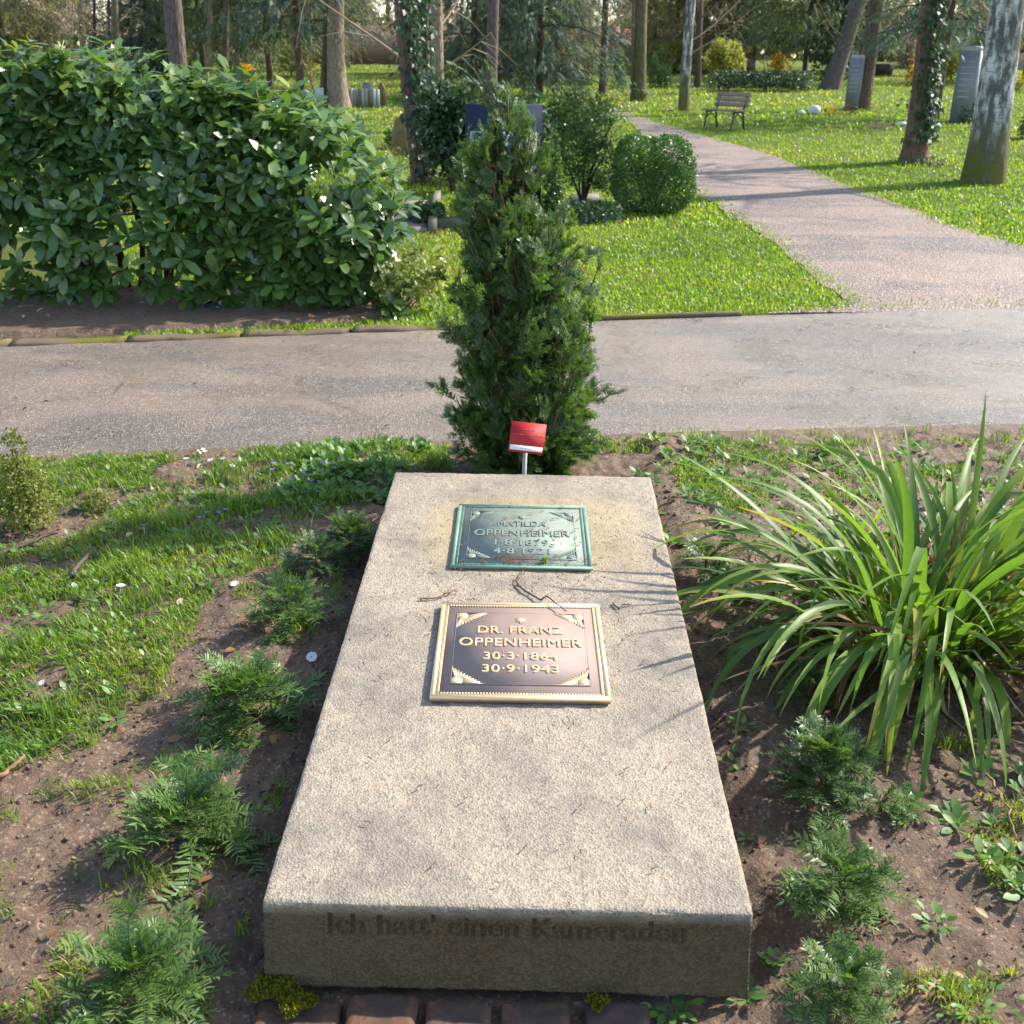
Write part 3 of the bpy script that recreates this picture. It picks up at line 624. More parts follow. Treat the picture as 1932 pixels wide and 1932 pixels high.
# ------------------------------------------------------------------ bricks at the foot of the slab
bricks = ob('brick_edging', None, None, tuple(map(float, Gz(860, 1890, 0)))); tag(bricks, kind='structure')
for u0, u1, v, mt, dz in ((478, 646, 1905, 'brick', -.004), (654, 792, 1893, 'brick', .008), (800, 934, 1898, 'brick', .004), (942, 1082, 1900, 'brick', .0), (1098, 1228, 1908, 'granite_brown', .002)):
    a, b = Gz(u0, v, 0), Gz(u1, v, 0); wd = b[0] - a[0]; c = A([(a[0] + b[0]) / 2, 1.50 + rng.uniform(-.008, .008), -.037 + dz])
    V, Q = rough_block(wd - .008, .2, .08, .008, int(u0), .004, .012); V[:, 1] -= .1; V[:, 2] += .04
    r_ = rng.normal(0, .02); Rm = A([[math.cos(r_), -math.sin(r_), 0], [math.sin(r_), math.cos(r_), 0], [0, 0, 1]]); me = mesh('brick', V @ Rm.T, Q, M[mt], None, True)
    ob('brick', me, bricks, tuple(map(float, c - A(bricks.location))))
def moss_pad(u, v, r, label, n=900):
    c = S(u, v); a = rng.uniform(0, 6.3, n); q = r * np.sqrt(rng.random(n)) * (1 + .3 * np.sin(3 * a + u)); P = np.stack([c[0] + q * np.cos(a), c[1] + q * np.sin(a) * .8, 0 * a], -1)
    P[:, 2] = np.maximum(soil_h(P[:, 0], P[:, 1]), .012) + .008 * (1 - (q / r / 1.3) ** 2); d = unit(np.stack([rng.normal(0, .5, n), rng.normal(0, .5, n), np.ones(n)], -1))
    V = scatter(DIAMOND[0], frames(d, rdir(n)), rng.uniform(.006, .014, n), P)
    return tag(ob('moss_pad', mesh('moss_pad', V - c, rep(DIAMOND[1], n, 4), M['moss']), None, tuple(map(float, c))), label, 'moss')
moss_pad(518, 1890, .05, 'yellow moss pad on the leftmost brick below the slab corner'); moss_pad(560, 1925, .035, 'small moss pad at the picture bottom beside the leftmost bricks')
moss_pad(1125, 1920, .02, 'small round moss spot on the grey stone in front of the slab', 300)

# ================================================================== YEWS
def yew_branch(L, nlen, seed, side=4, depth=1, arch=.25):
    """a shoot along +y with two rows of needles and side shoots; returns Geo (tint 0..1)"""
    rg = np.random.default_rng(seed); g_ = Geo()
    def shoot(p0, d, L, nl, lev):
        d = unit(d); k = 7; t = np.linspace(0, 1, k); bend = arch * rg.uniform(.4, 1.3)
        P = p0 + d * (t * L)[:, None] + A([0, 0, -1.]) * (bend * L * t ** 2)[:, None] + rdir(1, rg)[0] * (.06 * L * np.sin(t * 3))[:, None]
        g_.tube(P, np.linspace(.0024, .0009, k) * (1 if lev else 1.3), 4, .08, False)
        m = max(6, int(L / (nl * .21))); tt = np.linspace(.1, 1, m); B = A([np.interp(tt, t, P[:, i]) for i in range(3)]).T; D = unit(A([np.interp(tt, t, np.gradient(P[:, i])) for i in range(3)]).T)
        up = unit(np.cross(np.cross(D, [0, 0, 1.]), D) + 1e-6); sdv = unit(np.cross(D, up))
        for sg in (-1, 1):
            j = rg.normal(0, .16, (m, 3)); f = np.where(tt > .93, 1.6, .55)[:, None]
            nd_ = unit(sdv * sg + D * f + up * rg.uniform(-.05, .5, m)[:, None] + j); ln = nl * (1 - .35 * tt ** 3) * rg.uniform(.8, 1.15, m)
            tv = A([[-.07, 0, 0], [.07, 0, 0], [.095, .55, .03], [0, 1, -.05], [-.095, .55, .03]])
            V = scatter(tv, frames(nd_, up), ln, B); base = .28 + .38 * tt + rg.normal(0, .12, m)
            g_.add(V, T=rep([[4, 2, 3]], m, 5), Q=rep([[0, 1, 2, 4]], m, 5), tint=np.repeat(np.clip(base, 0, 1), 5))
        if lev < depth:
            for s_ in range(side):
                q = rg.uniform(.15, .8); B0 = A([np.interp(q, t, P[:, i]) for i in range(3)]); sd = unit(np.cross(d, [0, 0, 1.]) + 1e-4) * (1 if s_ % 2 else -1)
                shoot(B0, d * .75 + sd * .75 + A([0, 0, rg.uniform(-.1, .35)]), L * rg.uniform(.4, .62) * (1.05 - q * .5), nl, lev + 1)
    shoot(np.zeros(3), A([0, 1., 0]), L, nlen, 0); return g_
def mats_from(d, up, rg=rng):
    return frames(d, up)
def place(name, me, parent, M3, p, s_=1.):
    o = ob(name, me, parent); o.matrix_local = Matrix.Translation(Vector(map(float, p))) @ Matrix(M3.tolist()).to_4x4() @ Matrix.Scale(float(s_), 4); return o

YB = [yew_branch(.2, .042, 100 + i, 3).me('sprig', M['yew_light']) for i in range(6)]
YBD = [yew_branch(.2, .038, 150 + i, 4).me('sprig', M['yew']) for i in range(4)]  # darker sprigs paint shade into the plants labelled dark, random variety in others
def seedling(u, v, wpx, hpx, label, nb=22, lean=(0, 0), tall=1., dark=False):
    """u,v: foot; wpx,hpx: spread in picture pixels"""
    c = S(u, v); k = ppm(c); R = wpx / 2 / k; H = hpx / k
    t = thing('young_yew', label, 'yew', c, 'young yew plants in the soil beside the slab'); rg = np.random.default_rng(int(u * 7 + v)); g_ = Geo()
    for i in range(nb):
        a = i * 2.4 + rg.uniform(-.3, .3); q = (i + .5) / nb; el = rad(2 + 60 * q ** 1.3) + rg.normal(0, .14); ln = R * (1 - .42 * q) * rg.uniform(.6, 1.02)
        d = A([math.cos(a) * math.cos(el) + lean[0], math.sin(a) * math.cos(el) + lean[1], math.sin(el) * tall]); st = A([0, 0, H * .5 * q ** .8 * tall + .015]); sc_ = max(.36, min(1.7, ln / .2 * 1.2))
        place('sprig', YBD[rg.integers(4)] if ('dark' in label or rg.random() < .12) else YB[rg.integers(6)], t, frames(d, unit(A([0, 0, 1.]) + .35 * rdir(1, rg)[0]))[...], st, sc_)
    g_.tube(A([[0, 0, -.03], [0, 0, H * .3], [lean[0] * H * .3, lean[1] * H * .3, H * .65]]), A([.006, .005, .003]), 6); ob('stem', g_.me('stem', M['stem']), t)
    return t
seedling(660, 1050, 150, 90, 'dark young yew clump by the far left corner of the slab', 22)
seedling(598, 1085, 150, 90, 'dark young yew just left of the clump at the far slab corner', 18)
seedling(545, 1180, 180, 110, 'feathery young yew left of the slab beside the gap between the plaques', 20)
seedling(462, 1350, 260, 120, 'bushy young yew left of the slab level with the brown plaque', 24)
seedling(360, 1580, 310, 130, 'spreading young yew with long low shoots left of the slab', 22)
seedling(268, 1895, 330, 165, 'large young yew at the left bottom corner before the slab front', 28)
seedling(1330, 1085, 140, 60, 'low dark young yew under the sedge by the slab right edge', 14)
seedling(1378, 1125, 110, 50, 'small feathery yew shoot under the left sedge blades', 9)
seedling(1525, 1330, 120, 90, 'small upright young yew right below the sedge blades', 12, (0, 0), 1.3)
seedling(1545, 1510, 230, 150, 'tall dark young yew on the right below the sedge clump', 28, (0, 0), 1.25)
seedling(1580, 1705, 270, 130, 'loose sunlit young yew right of the slab front corner', 18, (-.1, 0))
seedling(1590, 1900, 250, 120, 'bright young yew at the bottom right of the slab', 22)
seedling(1660, 1530, 150, 60, 'small young yew tip sprawling over the soil mound on the right', 7, (.5, -.5), .6)

# the yew behind the slab
YC = A([SP(975, 893)[0], 0]); yb = At(985, 866, 4.42); yb[2] = .03
YBB = [yew_branch(.17, .030, 200 + i, 4).me('sprig', M['yew']) for i in range(8)]
yew = thing('yew_shrub', 'upright dark green yew bush standing between the slab and the road', 'yew', yb)
kk = ppm(At(985, 600, 4.42)); prof_v = [885, 860, 800, 720, 650, 560, 500, 430, 385, 350, 315, 285, 255, 228, 208, 192]
prof_l = [885, 858, 842, 848, 846, 850, 857, 848, 838, 828, 815, 874, 880, 884, 888, 894]; prof_r = [1078, 1104, 1128, 1136, 1144, 1138, 1124, 1095, 1062, 1022, 1018, 1030, 1036, 1010, 962, 940]
zz = A([At(985, v, 4.42)[2] for v in prof_v]); xl = A([At(u, v, 4.42)[0] for u, v in zip(prof_l, prof_v)]); xr = A([At(u, v, 4.42)[0] for u, v in zip(prof_r, prof_v)])
o_ = np.argsort(zz); zz, xl, xr = zz[o_], xl[o_], xr[o_]; rg = np.random.default_rng(5); g_ = Geo()
top_z = zz[-1]; stems = []
for i, (fx_, ztop) in enumerate(((.42, top_z - .05), (.6, top_z * .8), (.3, top_z * .62), (.72, top_z * .55), (.5, top_z * .6))):
    z = np.linspace(-.03, ztop, 14); cxx = np.interp(z, zz, xl) * (1 - fx_) + np.interp(z, zz, xr) * fx_; q = np.clip(z / .6, 0, 1); cxx = yb[0] * (1 - q) + cxx * q
    yy = yb[1] + (rg.uniform(-.12, .12)) * q + .02 * np.sin(z * 6 + i); P = np.stack([cxx, yy, z], -1); stems.append(P); g_.tube(P - yb, np.linspace(.018, .004, 14), 7)
cand = []
for bi in range(194):
    zt_ = (top_z - .085) * (1 - rg.random() ** 1.05 * (.96 if bi < 160 else .33)); l, r = np.interp(zt_, zz, xl), np.interp(zt_, zz, xr); hw = max(.025, (r - l) / 2 - .05); a = bi * 2.399 + rg.normal(0, .3); ext = rg.uniform(.45, 1.12)
    tip = A([(l + r) / 2 + math.cos(a) * hw * ext, yb[1] + math.sin(a) * min(hw, .3) * ext, zt_]); zr = max(.05, zt_ - rg.uniform(.25, .5)); P = stems[rg.integers(len(stems))]; P = stems[0] if zr > P[-1, 2] else P
    root = A([np.interp(zr, P[:, 2], P[:, k_]) for k_ in range(3)]); t_ = np.linspace(0, 1, 6)[:, None]; B = root * (1 - t_) + tip * t_ + A([0, 0, -.06]) * np.sin(t_ * 3.14); g_.tube(B - yb, np.linspace(.006, .002, 6), 5); L_ = np.linalg.norm(tip - root); m = int(4 + L_ * 11)
    for q in np.linspace(.3, 1, m):
        p = root * (1 - q) + tip * q + A([0, 0, -.06 * math.sin(q * 3.14)]); ax = unit(tip - root); d = unit(ax * (.6 + .5 * q) + .75 * rdir(1, rg)[0] + A([0, 0, .2])); out = unit(A([math.cos(a), math.sin(a), 0]) + .6 * rdir(1, rg)[0]); cand.append((*(p + .02 * rg.normal(size=3)), d, q, a))
scr = np.argsort([c[1] * 1.0 - c[4] * .1 for c in cand]); bulk = Geo(); 
for u_, v_ in ((887, 142), (926, 150), (958, 178)):
    t0_ = A([np.interp(top_z - .12, zz, xl) * .5 + np.interp(top_z - .12, zz, xr) * .5, yb[1], top_z - .12]); t1_ = At(u_, v_, 4.42); g_.tube(A([t0_, (t0_ + t1_) / 2, t1_]) - yb, A([.004, .003, .0015]), 5)
    for q in np.linspace(.35, 1, 5): cand.append((*(t0_ * (1 - q) + t1_ * q), unit(t1_ - t0_ + .12 * rdir(1, rg)[0]), .9, 0.))
scr = np.argsort([c[1] - c[4] * .1 for c in cand]); ob('stem', g_.me('stem', M['stem'], smooth=True), yew)
for rank, i in enumerate(scr):
    x, y, z, d, q, a = cand[i]; L = (.115 if z < top_z * .62 else .085) * rg.uniform(.75, 1.3); nrm = unit(A([math.cos(a), math.sin(a), .8]) + .5 * rdir(1, rg)[0]); M3 = frames(d, nrm); p = A([x, y, z]) - yb
    if p[2] < .01: p[2] = .01
    me = YBB[rg.integers(8)]
    if rank < 300: place('sprig', me, yew, M3, p, L / .17)
    else: place_me = (me, M3, p, L / .17); bulk_l = bulk.__dict__.setdefault('L', []); bulk_l.append(place_me)
def get(me):
    n = len(me.vertices); V = np.empty(n * 3, np.float32); me.vertices.foreach_get('co', V); T = np.empty(n, np.float32); me.attributes['tint'].data.foreach_get('value', T)
    ls = np.empty(len(me.loops), np.int32); me.loops.foreach_get('vertex_index', ls); lt = np.empty(len(me.polygons), np.int32); me.polygons.foreach_get('loop_total', lt); st_ = np.cumsum(lt) - lt
    return V.reshape(-1, 3), T, ls[st_[lt == 3][:, None] + np.arange(3)], ls[st_[lt == 4][:, None] + np.arange(4)]
cache = {me.name: get(me) for me in YBB}
for me, M3, p, s_ in bulk.L:
    V, T, t3, q4 = cache[me.name]; bulk.add(V @ (M3 * s_).T + p, t3, q4, np.clip(T + rng.normal(0, .08), 0, 1))
tag(ob('foliage', bulk.me('foliage', M['yew']), yew), kind='stuff')
# some rusty, dried tips
g_ = Geo(); n = 300
for _ in range(n):
    x, y, z, d, q, a = cand[rg.integers(len(cand))]; y -= .06 * rg.random(); m = 7
    V = scatter(A([[-.09, 0, 0], [.09, 0, 0], [0, 1, 0]]), frames(unit(d + .8 * rdir(m, rg)), rdir(m, rg)), np.full(m, .02), np.repeat(A([[x, y, z]]) - yb, m, 0) + .012 * rg.normal(size=(m, 3))); g_.add(V, T=rep([[0, 1, 2]], m, 3), tint=rg.uniform(.3, .75))
ob('dry_tips', g_.me('dry_tips', M['dead']), yew)

# ================================================================== SEDGE CLUMP
sg0 = S(1708, 1222); sedge = thing('sedge_clump', 'big clump of arching strap leaved sedge on the right of the slab', 'sedge', sg0); rg = np.random.default_rng(21)
def strap(p0, az, el, L, wd, bend, twist, tint, kink=None, n=13):
    t = np.linspace(0, 1, n); e = el - bend * t ** 1.5
    if kink: e = e - kink[1] * (t > kink[0])
    dx = np.cumsum(np.cos(e)) * L / n; dz = np.cumsum(np.sin(e)) * L / n; dx -= dx[0]; dz -= dz[0]
    a = az + twist * .25 * t; P = np.stack([np.cos(a) * dx, np.sin(a) * dx, dz], -1) + p0
    P[:, 2] = np.maximum(P[:, 2], .02 + .02 * rg.random())
    D = unit(np.gradient(P, axis=0)); side = unit(np.cross(D, [0, 0, 1.]) + 1e-5 * A([-math.sin(az), math.cos(az), 0])); nrm = np.cross(side, D); ph = twist * t
    sd = side * np.cos(ph)[:, None] + nrm * np.sin(ph)[:, None]; nn = np.cross(sd, D)
    ww = wd * np.where(t < .12, .7 + 2.5 * t, 1) * np.clip((1 - t) / .42, 0, 1) ** .75 * .5 + .0004
    V = np.stack([P - sd * ww[:, None] + nn * (.28 * ww)[:, None], P, P + sd * ww[:, None] + nn * (.28 * ww)[:, None]], 1).reshape(-1, 3)
    i_ = np.arange(n - 1)[:, None] * 3; Q = np.concatenate([np.stack([i_ + j, i_ + j + 1, i_ + j + 4, i_ + j + 3], -1).reshape(-1, 4) for j in (0, 1)])
    return V, Q, np.repeat(np.clip(tint + .45 * np.clip((t - .72) / .28, 0, 1) ** 2 * rg.uniform(.2, 1.2) + .05 * np.sin(t * 9), 0, 1), 3)
def blade(p0, az, el, L, wd, bend, twist, tint, mat='sedge', kink=None):
    V, Q, tn = strap(p0, az, el, L, wd, bend, twist, tint, kink); return ob('blade' if mat == 'sedge' else 'dry_blade', mesh('blade', V - sg0, Q, M[mat], tn, True), sedge)
for i in range(290):
    q = math.sqrt(rg.random()); b = rg.uniform(0, 6.283); p0 = sg0 + A([math.cos(b) * q * .26 + rg.normal(.06, .05), math.sin(b) * q * .2 + .02, 0]); az = b + rg.normal(0, .5)
    el = rad(86 - 42 * q + rg.normal(0, 8)); L = rg.uniform(.62, 1.08) * (1 - .1 * q); blade(p0, az, el, L, rg.uniform(.017, .029) * (1.35 if i % 9 == 0 else 1), rg.uniform(.55, 2.3) * (.65 + .6 * q), rg.normal(0, .55), np.clip(rg.normal(.4, .22), 0, .85), 'sedge', (rg.uniform(.4, .75), rg.uniform(.4, 1.3)) if rg.random() < .22 else None)
for i in range(140):
    b = rg.uniform(0, 6.283); q = rg.uniform(.3, 1); p0 = sg0 + A([math.cos(b) * q * .26 + .05, math.sin(b) * q * .2, .02]); blade(p0, b + rg.normal(0, .7), rad(rg.uniform(5, 72)), rg.uniform(.3, .8), rg.uniform(.006, .016), rg.uniform(.3, 2.2), rg.normal(0, 1.5), rg.random(), 'straw', (rg.uniform(.3, .7), rg.uniform(.5, 1.8)) if rg.random() < .5 else None)

# ================================================================== GRASS
def blades(name, P, h, wd, mat, lean=.5, tmean=.45, parent=None):
    n = len(P); az = rng.uniform(0, 6.283, n); d = np.stack([np.cos(az), np.sin(az), np.zeros(n)], -1); sd = np.stack([-np.sin(az), np.cos(az), np.zeros(n)], -1)
    h = h * rng.uniform(.5, 1.25, n); l = lean * rng.random(n) ** .7 * h; ww = (wd * rng.uniform(.6, 1.2, n) / 2)[:, None]; up = A([0, 0, 1.])
    m_ = P + d * (l * .35)[:, None] + up * (h * .6)[:, None]; t_ = P + d * l[:, None] + up * (h * (1 - .25 * rng.random(n)))[:, None]
    V = np.stack([P - sd * ww, P + sd * ww, m_ + sd * ww * .8, m_ - sd * ww * .8, t_], 1).reshape(-1, 3)
    tn = np.repeat(np.clip(tmean + .3 * fbm(P * A([2.5, 2.5, 0]), 2, 71) + .5 * fbm(P * A([.45, .45, 0]), 3, 72) + rng.normal(0, .17, n), 0, 1), 5)
    return tag(ob(name, mesh(name, V, [rep([[0, 1, 2, 3]], n, 5), rep([[3, 2, 4]], n, 5)], mat, tn), parent), kind='stuff')
# near lawn, left of the slab
NL = W([(-160, 885), (0, 872), (130, 862), (440, 848), (850, 838), (862, 890), (745, 900), (735, 925), (640, 960), (560, 1030), (470, 1100), (400, 1140), (345, 1230), (290, 1300), (200, 1380), (90, 1440), (-160, 1520)], .02)
def near_pts(n, poly, thr, sc=6., seed=60, soft=.25):
    P = A(poly); lo, hi = P[:, :2].min(0), P[:, :2].max(0); x, y = rng.uniform(lo[0], hi[0], n), rng.uniform(lo[1], hi[1], n)
    xx, yy = x + .05 * fbm(n3(x * 7, y * 7), 2, 1), y + .05 * fbm(n3(x * 7, y * 7), 2, 2); k = inpoly(xx, yy, poly); x, y = x[k], y[k]
    f = fbm(n3(x * sc, y * sc), 3, seed); k = f > thr + soft * rng.normal(size=len(x)) * .4; x, y = x[k], y[k]
    for u, v, ru, rv in ((60, 985, 125, 42), (185, 945, 55, 36), (345, 890, 60, 22)):
        c = Gz(u, v, .02); k_ = ppm(c); k = ((x - c[0]) / (ru / k_)) ** 2 + ((y - c[1]) / (rv / k_ / .38)) ** 2 > rng.uniform(.5, 1.3, len(x)); x, y = x[k], y[k]
    return n3(x, y, soil_h(x, y))
P = near_pts(90000, NL, -.13, soft=.4); blades('lawn_grass', P, .034, .0048, M['grass'], 1.2, .5)
c_ = [G(*q) for q in ((560, 905), (600, 900), (330, 1010), (520, 1060), (420, 930), (640, 985), (120, 1370), (60, 1250), (300, 1160), (700, 880), (470, 985), (250, 1100))]
P = np.concatenate([A(q)[:2] + rng.normal(0, .05, (110, 2)) for q in c_]); blades('grass_tufts', n3(P[:, 0], P[:, 1], soil_h(P[:, 0], P[:, 1])), .075, .0045, M['grass'], .9, .38)
NR = W([(1080, 835), (1260, 826), (1500, 816), (1932, 806), (2300, 800), (2300, 840), (1700, 845), (1480, 850), (1300, 862), (1100, 868)], .02)
P = near_pts(9000, NR, -.05); blades('verge_grass', P, .045, .005, M['grass'], .9, .5)
P = near_pts(16000, W([(1110, 850), (1500, 835), (2100, 825), (2100, 900), (1500, 960), (1330, 1000), (1250, 900)], .02), .08, 7., 66); blades('verge_grass', P, .032, .0055, M['grass'], 1., .6)
NR2 = W([(1240, 880), (1480, 860), (1500, 960), (1380, 990), (1300, 970)], .02)
P = near_pts(5000, NR2, .04); blades('verge_grass', P, .03, .005, M['grass'], 1., .6)
P = near_pts(9000, W([(1760, 1420), (2150, 1400), (2150, 1740), (1850, 1700)], .02), .12, 9.); blades('bed_grass', P, .035, .004, M['grass'], 1., .6)
P = near_pts(3600, W([(1650, 1870), (2150, 1840), (2150, 2050), (1620, 2050)], .02), .0, 9.); blades('bed_grass', P, .03, .004, M['grass'], 1., .6)
P = near_pts(30000, W([(-100, 1350), (300, 1290), (560, 1020), (720, 960), (640, 1150), (520, 1500), (420, 1900), (-100, 1930)], .02), .22, 9.); blades('bed_grass', P, .03, .004, M['grass'], 1., .55)
# lawns beyond the road
def lawn_pts(n, dmin, dmax, amin, amax, test):
    d = dmin * (dmax / dmin) ** rng.random(n); a = rng.uniform(rad(amin), rad(amax), n); x, y = d * np.sin(a), d * np.cos(a); k = test(x, y); x, y = x[k], y[k]; return n3(x, y, terr(x, y))
def not_path(x, y):
    jx, jy = x + .13 * rng.normal(size=len(x)), y + .2 * rng.normal(size=len(x))
    return ~inpoly(jx, jy, PATH_POLY) & (y > far_y(x) + .06 * rng.random(len(x))) & ~inpoly(x, y, lb)
P = lawn_pts(125000, 6.2, 12, -20, 33, not_path); d = np.hypot(P[:, 0], P[:, 1]); f = fbm(P * A([.9, .9, 0]), 3, 77); P = P[(f > -.6 + .2 * rng.normal(size=len(P)))]
blades('lawn_grass', P, .036, .011, M['grass'], 1., .52)
d1 = np.concatenate([lx, rx_])[rng.integers(0, 340, 9000)] + rng.normal(0, .1, (9000, 2)); k = (d1[:, 1] > far_y(d1[:, 0]) + .03); d1 = d1[k]; blades('path_verge_grass', n3(d1[:, 0], d1[:, 1], terr(d1[:, 0], d1[:, 1]) + .005), .03, .012, M['grass'], 1.1, .72)
P = lawn_pts(85000, 12, 26, -30, 34, not_path); blades('lawn_grass', P, .05, .022, M['grass'], 1., .6)
P = lawn_pts(45000, 26, 62, -34, 34, not_path); blades('lawn_grass', P, .07, .05, M['grass'], 1., .64)

# broad weeds and fallen leaves
LT = leaf_t(.55, .1, .1)
def leaf_bunch(C, r, nl, size, mat, seed, flat=.6):
    rg = np.random.default_rng(seed); a = np.arange(nl) * 2.4 + rg.uniform(0, .5, nl); el = rg.uniform(.1, 1.1, nl) * flat; d = np.stack([np.cos(a) * np.cos(el), np.sin(a) * np.cos(el), np.sin(el)], -1)
    B = C + d * (r * rg.uniform(.1, .8, nl))[:, None]; return scatter(LT[0], frames(d, A([[0, 0, 1.]] * nl) + .2 * rdir(nl, rg)), size * rg.uniform(.7, 1.2, nl), B), rep(LT[1], nl, 15), np.repeat(np.clip(rg.normal(.5, .2, nl), 0, 1), 15)
for u, v, n_, r, s_, lab in ((1265, 1905, 34, .06, .028, 'leafy green weed at the foot of the slab front right'), (1402, 1880, 12, .035, .036, 'round leaved weed under the front right slab corner'), (1458, 1812, 14, .006, .034, 'pale round leaved weed right beside the slab front corner'),
        (1765, 1745, 18, .05, .024, 'yellow green weed at the edge of the soil hollow on the right'), (1890, 1640, 22, .07, .026, 'pale weed by the right edge of the picture'), (1840, 1905, 40, .12, .022, 'spreading yellow green weed at the bottom right corner'),
        (1300, 940, 12, .06, .045, 'flat weed rosette right of the slab far corner'), (1400, 1375, 10, .04, .03, 'small weed by the slab right edge below the sedge'), (1385, 1440, 12, .04, .026, 'small weed against the slab edge left of the tall young yew'),
        (150, 1620, 6, .02, .018, 'tiny seedling in the bare soil on the left'), (1408, 1580, 5, .02, .03, 'two leaved green seedling touching the slab right edge'), (175, 870, 20, .06, .03, 'leafy weed behind the dwarf conifer at the road edge')):
    c = S(u, v); V, Q, tn = leaf_bunch(c, r, n_, s_, M['weed'], int(u + v)); tag(ob('weed', mesh('weed', V - c, Q, M['weed'], tn), None, tuple(map(float, c))), lab, 'weed', 'weeds in the grave bed')
n = 620; x, y = rng.uniform(-2.3, -.4, n), rng.uniform(2.2, 5, n); k = inpoly(x, y, NL); x, y = x[k], y[k]; nn_ = len(x); V, Q, T_ = [], [], []
g_ = Geo()
for a, b in zip(x, y):
    v_, q_, t_ = leaf_bunch(A([a, b, float(soil_h(A([a]), A([b]))[0]) + .008]), .02, rng.integers(3, 8), rng.uniform(.018, .034), None, int(abs(a * 1e4)), .9); g_.add(v_, Q=q_, tint=t_)
x, y = np.concatenate([rng.uniform(-.95, -.4, 130), rng.uniform(.5, 2.3, 120), rng.uniform(.95, 1.9, 50)]), np.concatenate([rng.uniform(4.0, 4.75, 130), rng.uniform(3.6, 4.85, 120), rng.uniform(1.5, 2.3, 50)])
for a, b in zip(x, y):
    v_, q_, t_ = leaf_bunch(A([a, b, float(soil_h(A([a]), A([b]))[0]) + .008]), .03, 8, rng.uniform(.03, .045), None, int(abs(a * 1e4)), .9); g_.add(v_, Q=q_, tint=t_)
tag(ob('clover_cover', g_.me('clover_cover', M['weed'])), kind='stuff')
DL = leaf_t(.5, .25, .3); n = 560
x = np.concatenate([rng.uniform(-2.2, -.5, 120), rng.uniform(.5, 2.4, 140), rng.uniform(-4.8, -.9, 300)]); y = np.concatenate([rng.uniform(1.7, 4.9, 120), rng.uniform(1.5, 4.9, 140), rng.uniform(7.1, 8.4, 300)])
z = np.where(y < 5.2, soil_h(x, y) + .014, terr(x, y) + .075); th = rng.uniform(0, 6.3, n); d = np.stack([np.cos(th), np.sin(th), rng.normal(0, .25, n)], -1)
tag(ob('fallen_leaves', mesh('fallen_leaves', scatter(DL[0], frames(d, unit(n3(rng.normal(0, .3, n), rng.normal(0, .3, n), 1.))), rng.uniform(.018, .05, n), n3(x, y, z)), rep(DL[1], n, 15), M['dead'], np.repeat(rng.random(n), 15))), kind='stuff')
x = rng.uniform(-1, 9, 500); y = rng.uniform(7.6, 17, 500); k = not_path(x, y); x, y = x[k], y[k]; n = len(x); d = unit(np.stack([rng.normal(size=n), rng.normal(size=n), rng.normal(0, .2, n)], -1))
tag(ob('fallen_leaves', mesh('fallen_leaves', scatter(DL[0], frames(d, unit(n3(rng.normal(0, .4, n), rng.normal(0, .4, n), 1.))), rng.uniform(.03, .06, n), n3(x, y, terr(x, y) + .035)), rep(DL[1], n, 15), M['dead'], np.repeat(rng.uniform(.3, 1, n), 15))), kind='stuff')
x = rng.uniform(-3.5, 4.5, 260); y = rng.uniform(4.6, 8, 260); k = (y > near_y(x) + .05) & (y < far_y(x) - .03); x, y = x[k], y[k]; n = len(x); d = unit(np.stack([rng.normal(size=n), rng.normal(size=n), rng.normal(0, .1, n)], -1))
tag(ob('road_litter', mesh('road_litter', scatter(DL[0], frames(d, unit(n3(rng.normal(0, .3, n), rng.normal(0, .3, n), 1.))), .008 + .03 * rng.random(n) ** 3, n3(x, y, .022)), rep(DL[1], n, 15), M['dead'], np.repeat(rng.random(n), 15))), kind='stuff')
# daisies
def daisy_mesh():
    g_ = Geo(); m = 13
    for i in range(m):
        a = i / m * 6.283; g_.add(scatter(A([[-.22, .15, 0], [.22, .15, 0], [.26, .8, .12], [0, 1, .1], [-.26, .8, .12]]), frames(A([[math.cos(a), math.sin(a), 0]]), A([[0, 0, 1.]])), A([.0125]), A([[0, 0, .028]])), Q=[[0, 1, 2, 4]], T=[[4, 2, 3]])
    g_.tube(A([[.004, 0, -.005], [0, 0, .026]]), .0008, 4); return g_.me('daisy', M['petal'])
DM = daisy_mesh(); CM = None
for u, v, s_ in ((332, 868, 1), (352, 878, 1.1), (367, 859, 1), (388, 863, 1), (402, 880, 1.2), (424, 876, 1), (434, 886, 1), (382, 855, .8), (210, 1000, 1.2), (275, 1012, 1.6), (302, 1000, 1.1), (132, 1114, 1), (228, 1124, 1.3), (446, 1104, 1.2), (590, 1238, 1.4), (52, 1322, 1), (86, 1296, .8)):
    o = ob('daisy', DM, None, tuple(map(float, S(u, v, -.024 if u > 440 else 0.)))); o.rotation_euler = (rng.normal(0, .3), rng.normal(0, .3), rng.uniform(0, 6)); o.scale = (s_,) * 3; tag(o, 'white daisy in the small group at the road edge left of the slab' if v < 890 else 'white daisy in the grass near the foot of the dwarf conifer' if v < 1020 else 'white daisy lying on the bare soil left of the slab' if u > 440 else 'single white daisy low in the left grass, away from the other daisies', 'daisy', 'daisies in the near grass')
VM = scatter(DIAMOND[0], frames(unit(n3(np.cos(np.arange(5) * 1.257), np.sin(np.arange(5) * 1.257), .3)), A([[0, 0, 1.]] * 5)), np.full(5, .011), A([[0, 0, .04]] * 5)); VMe = mesh('violet', VM, rep(DIAMOND[1], 5, 4), M['violet'])
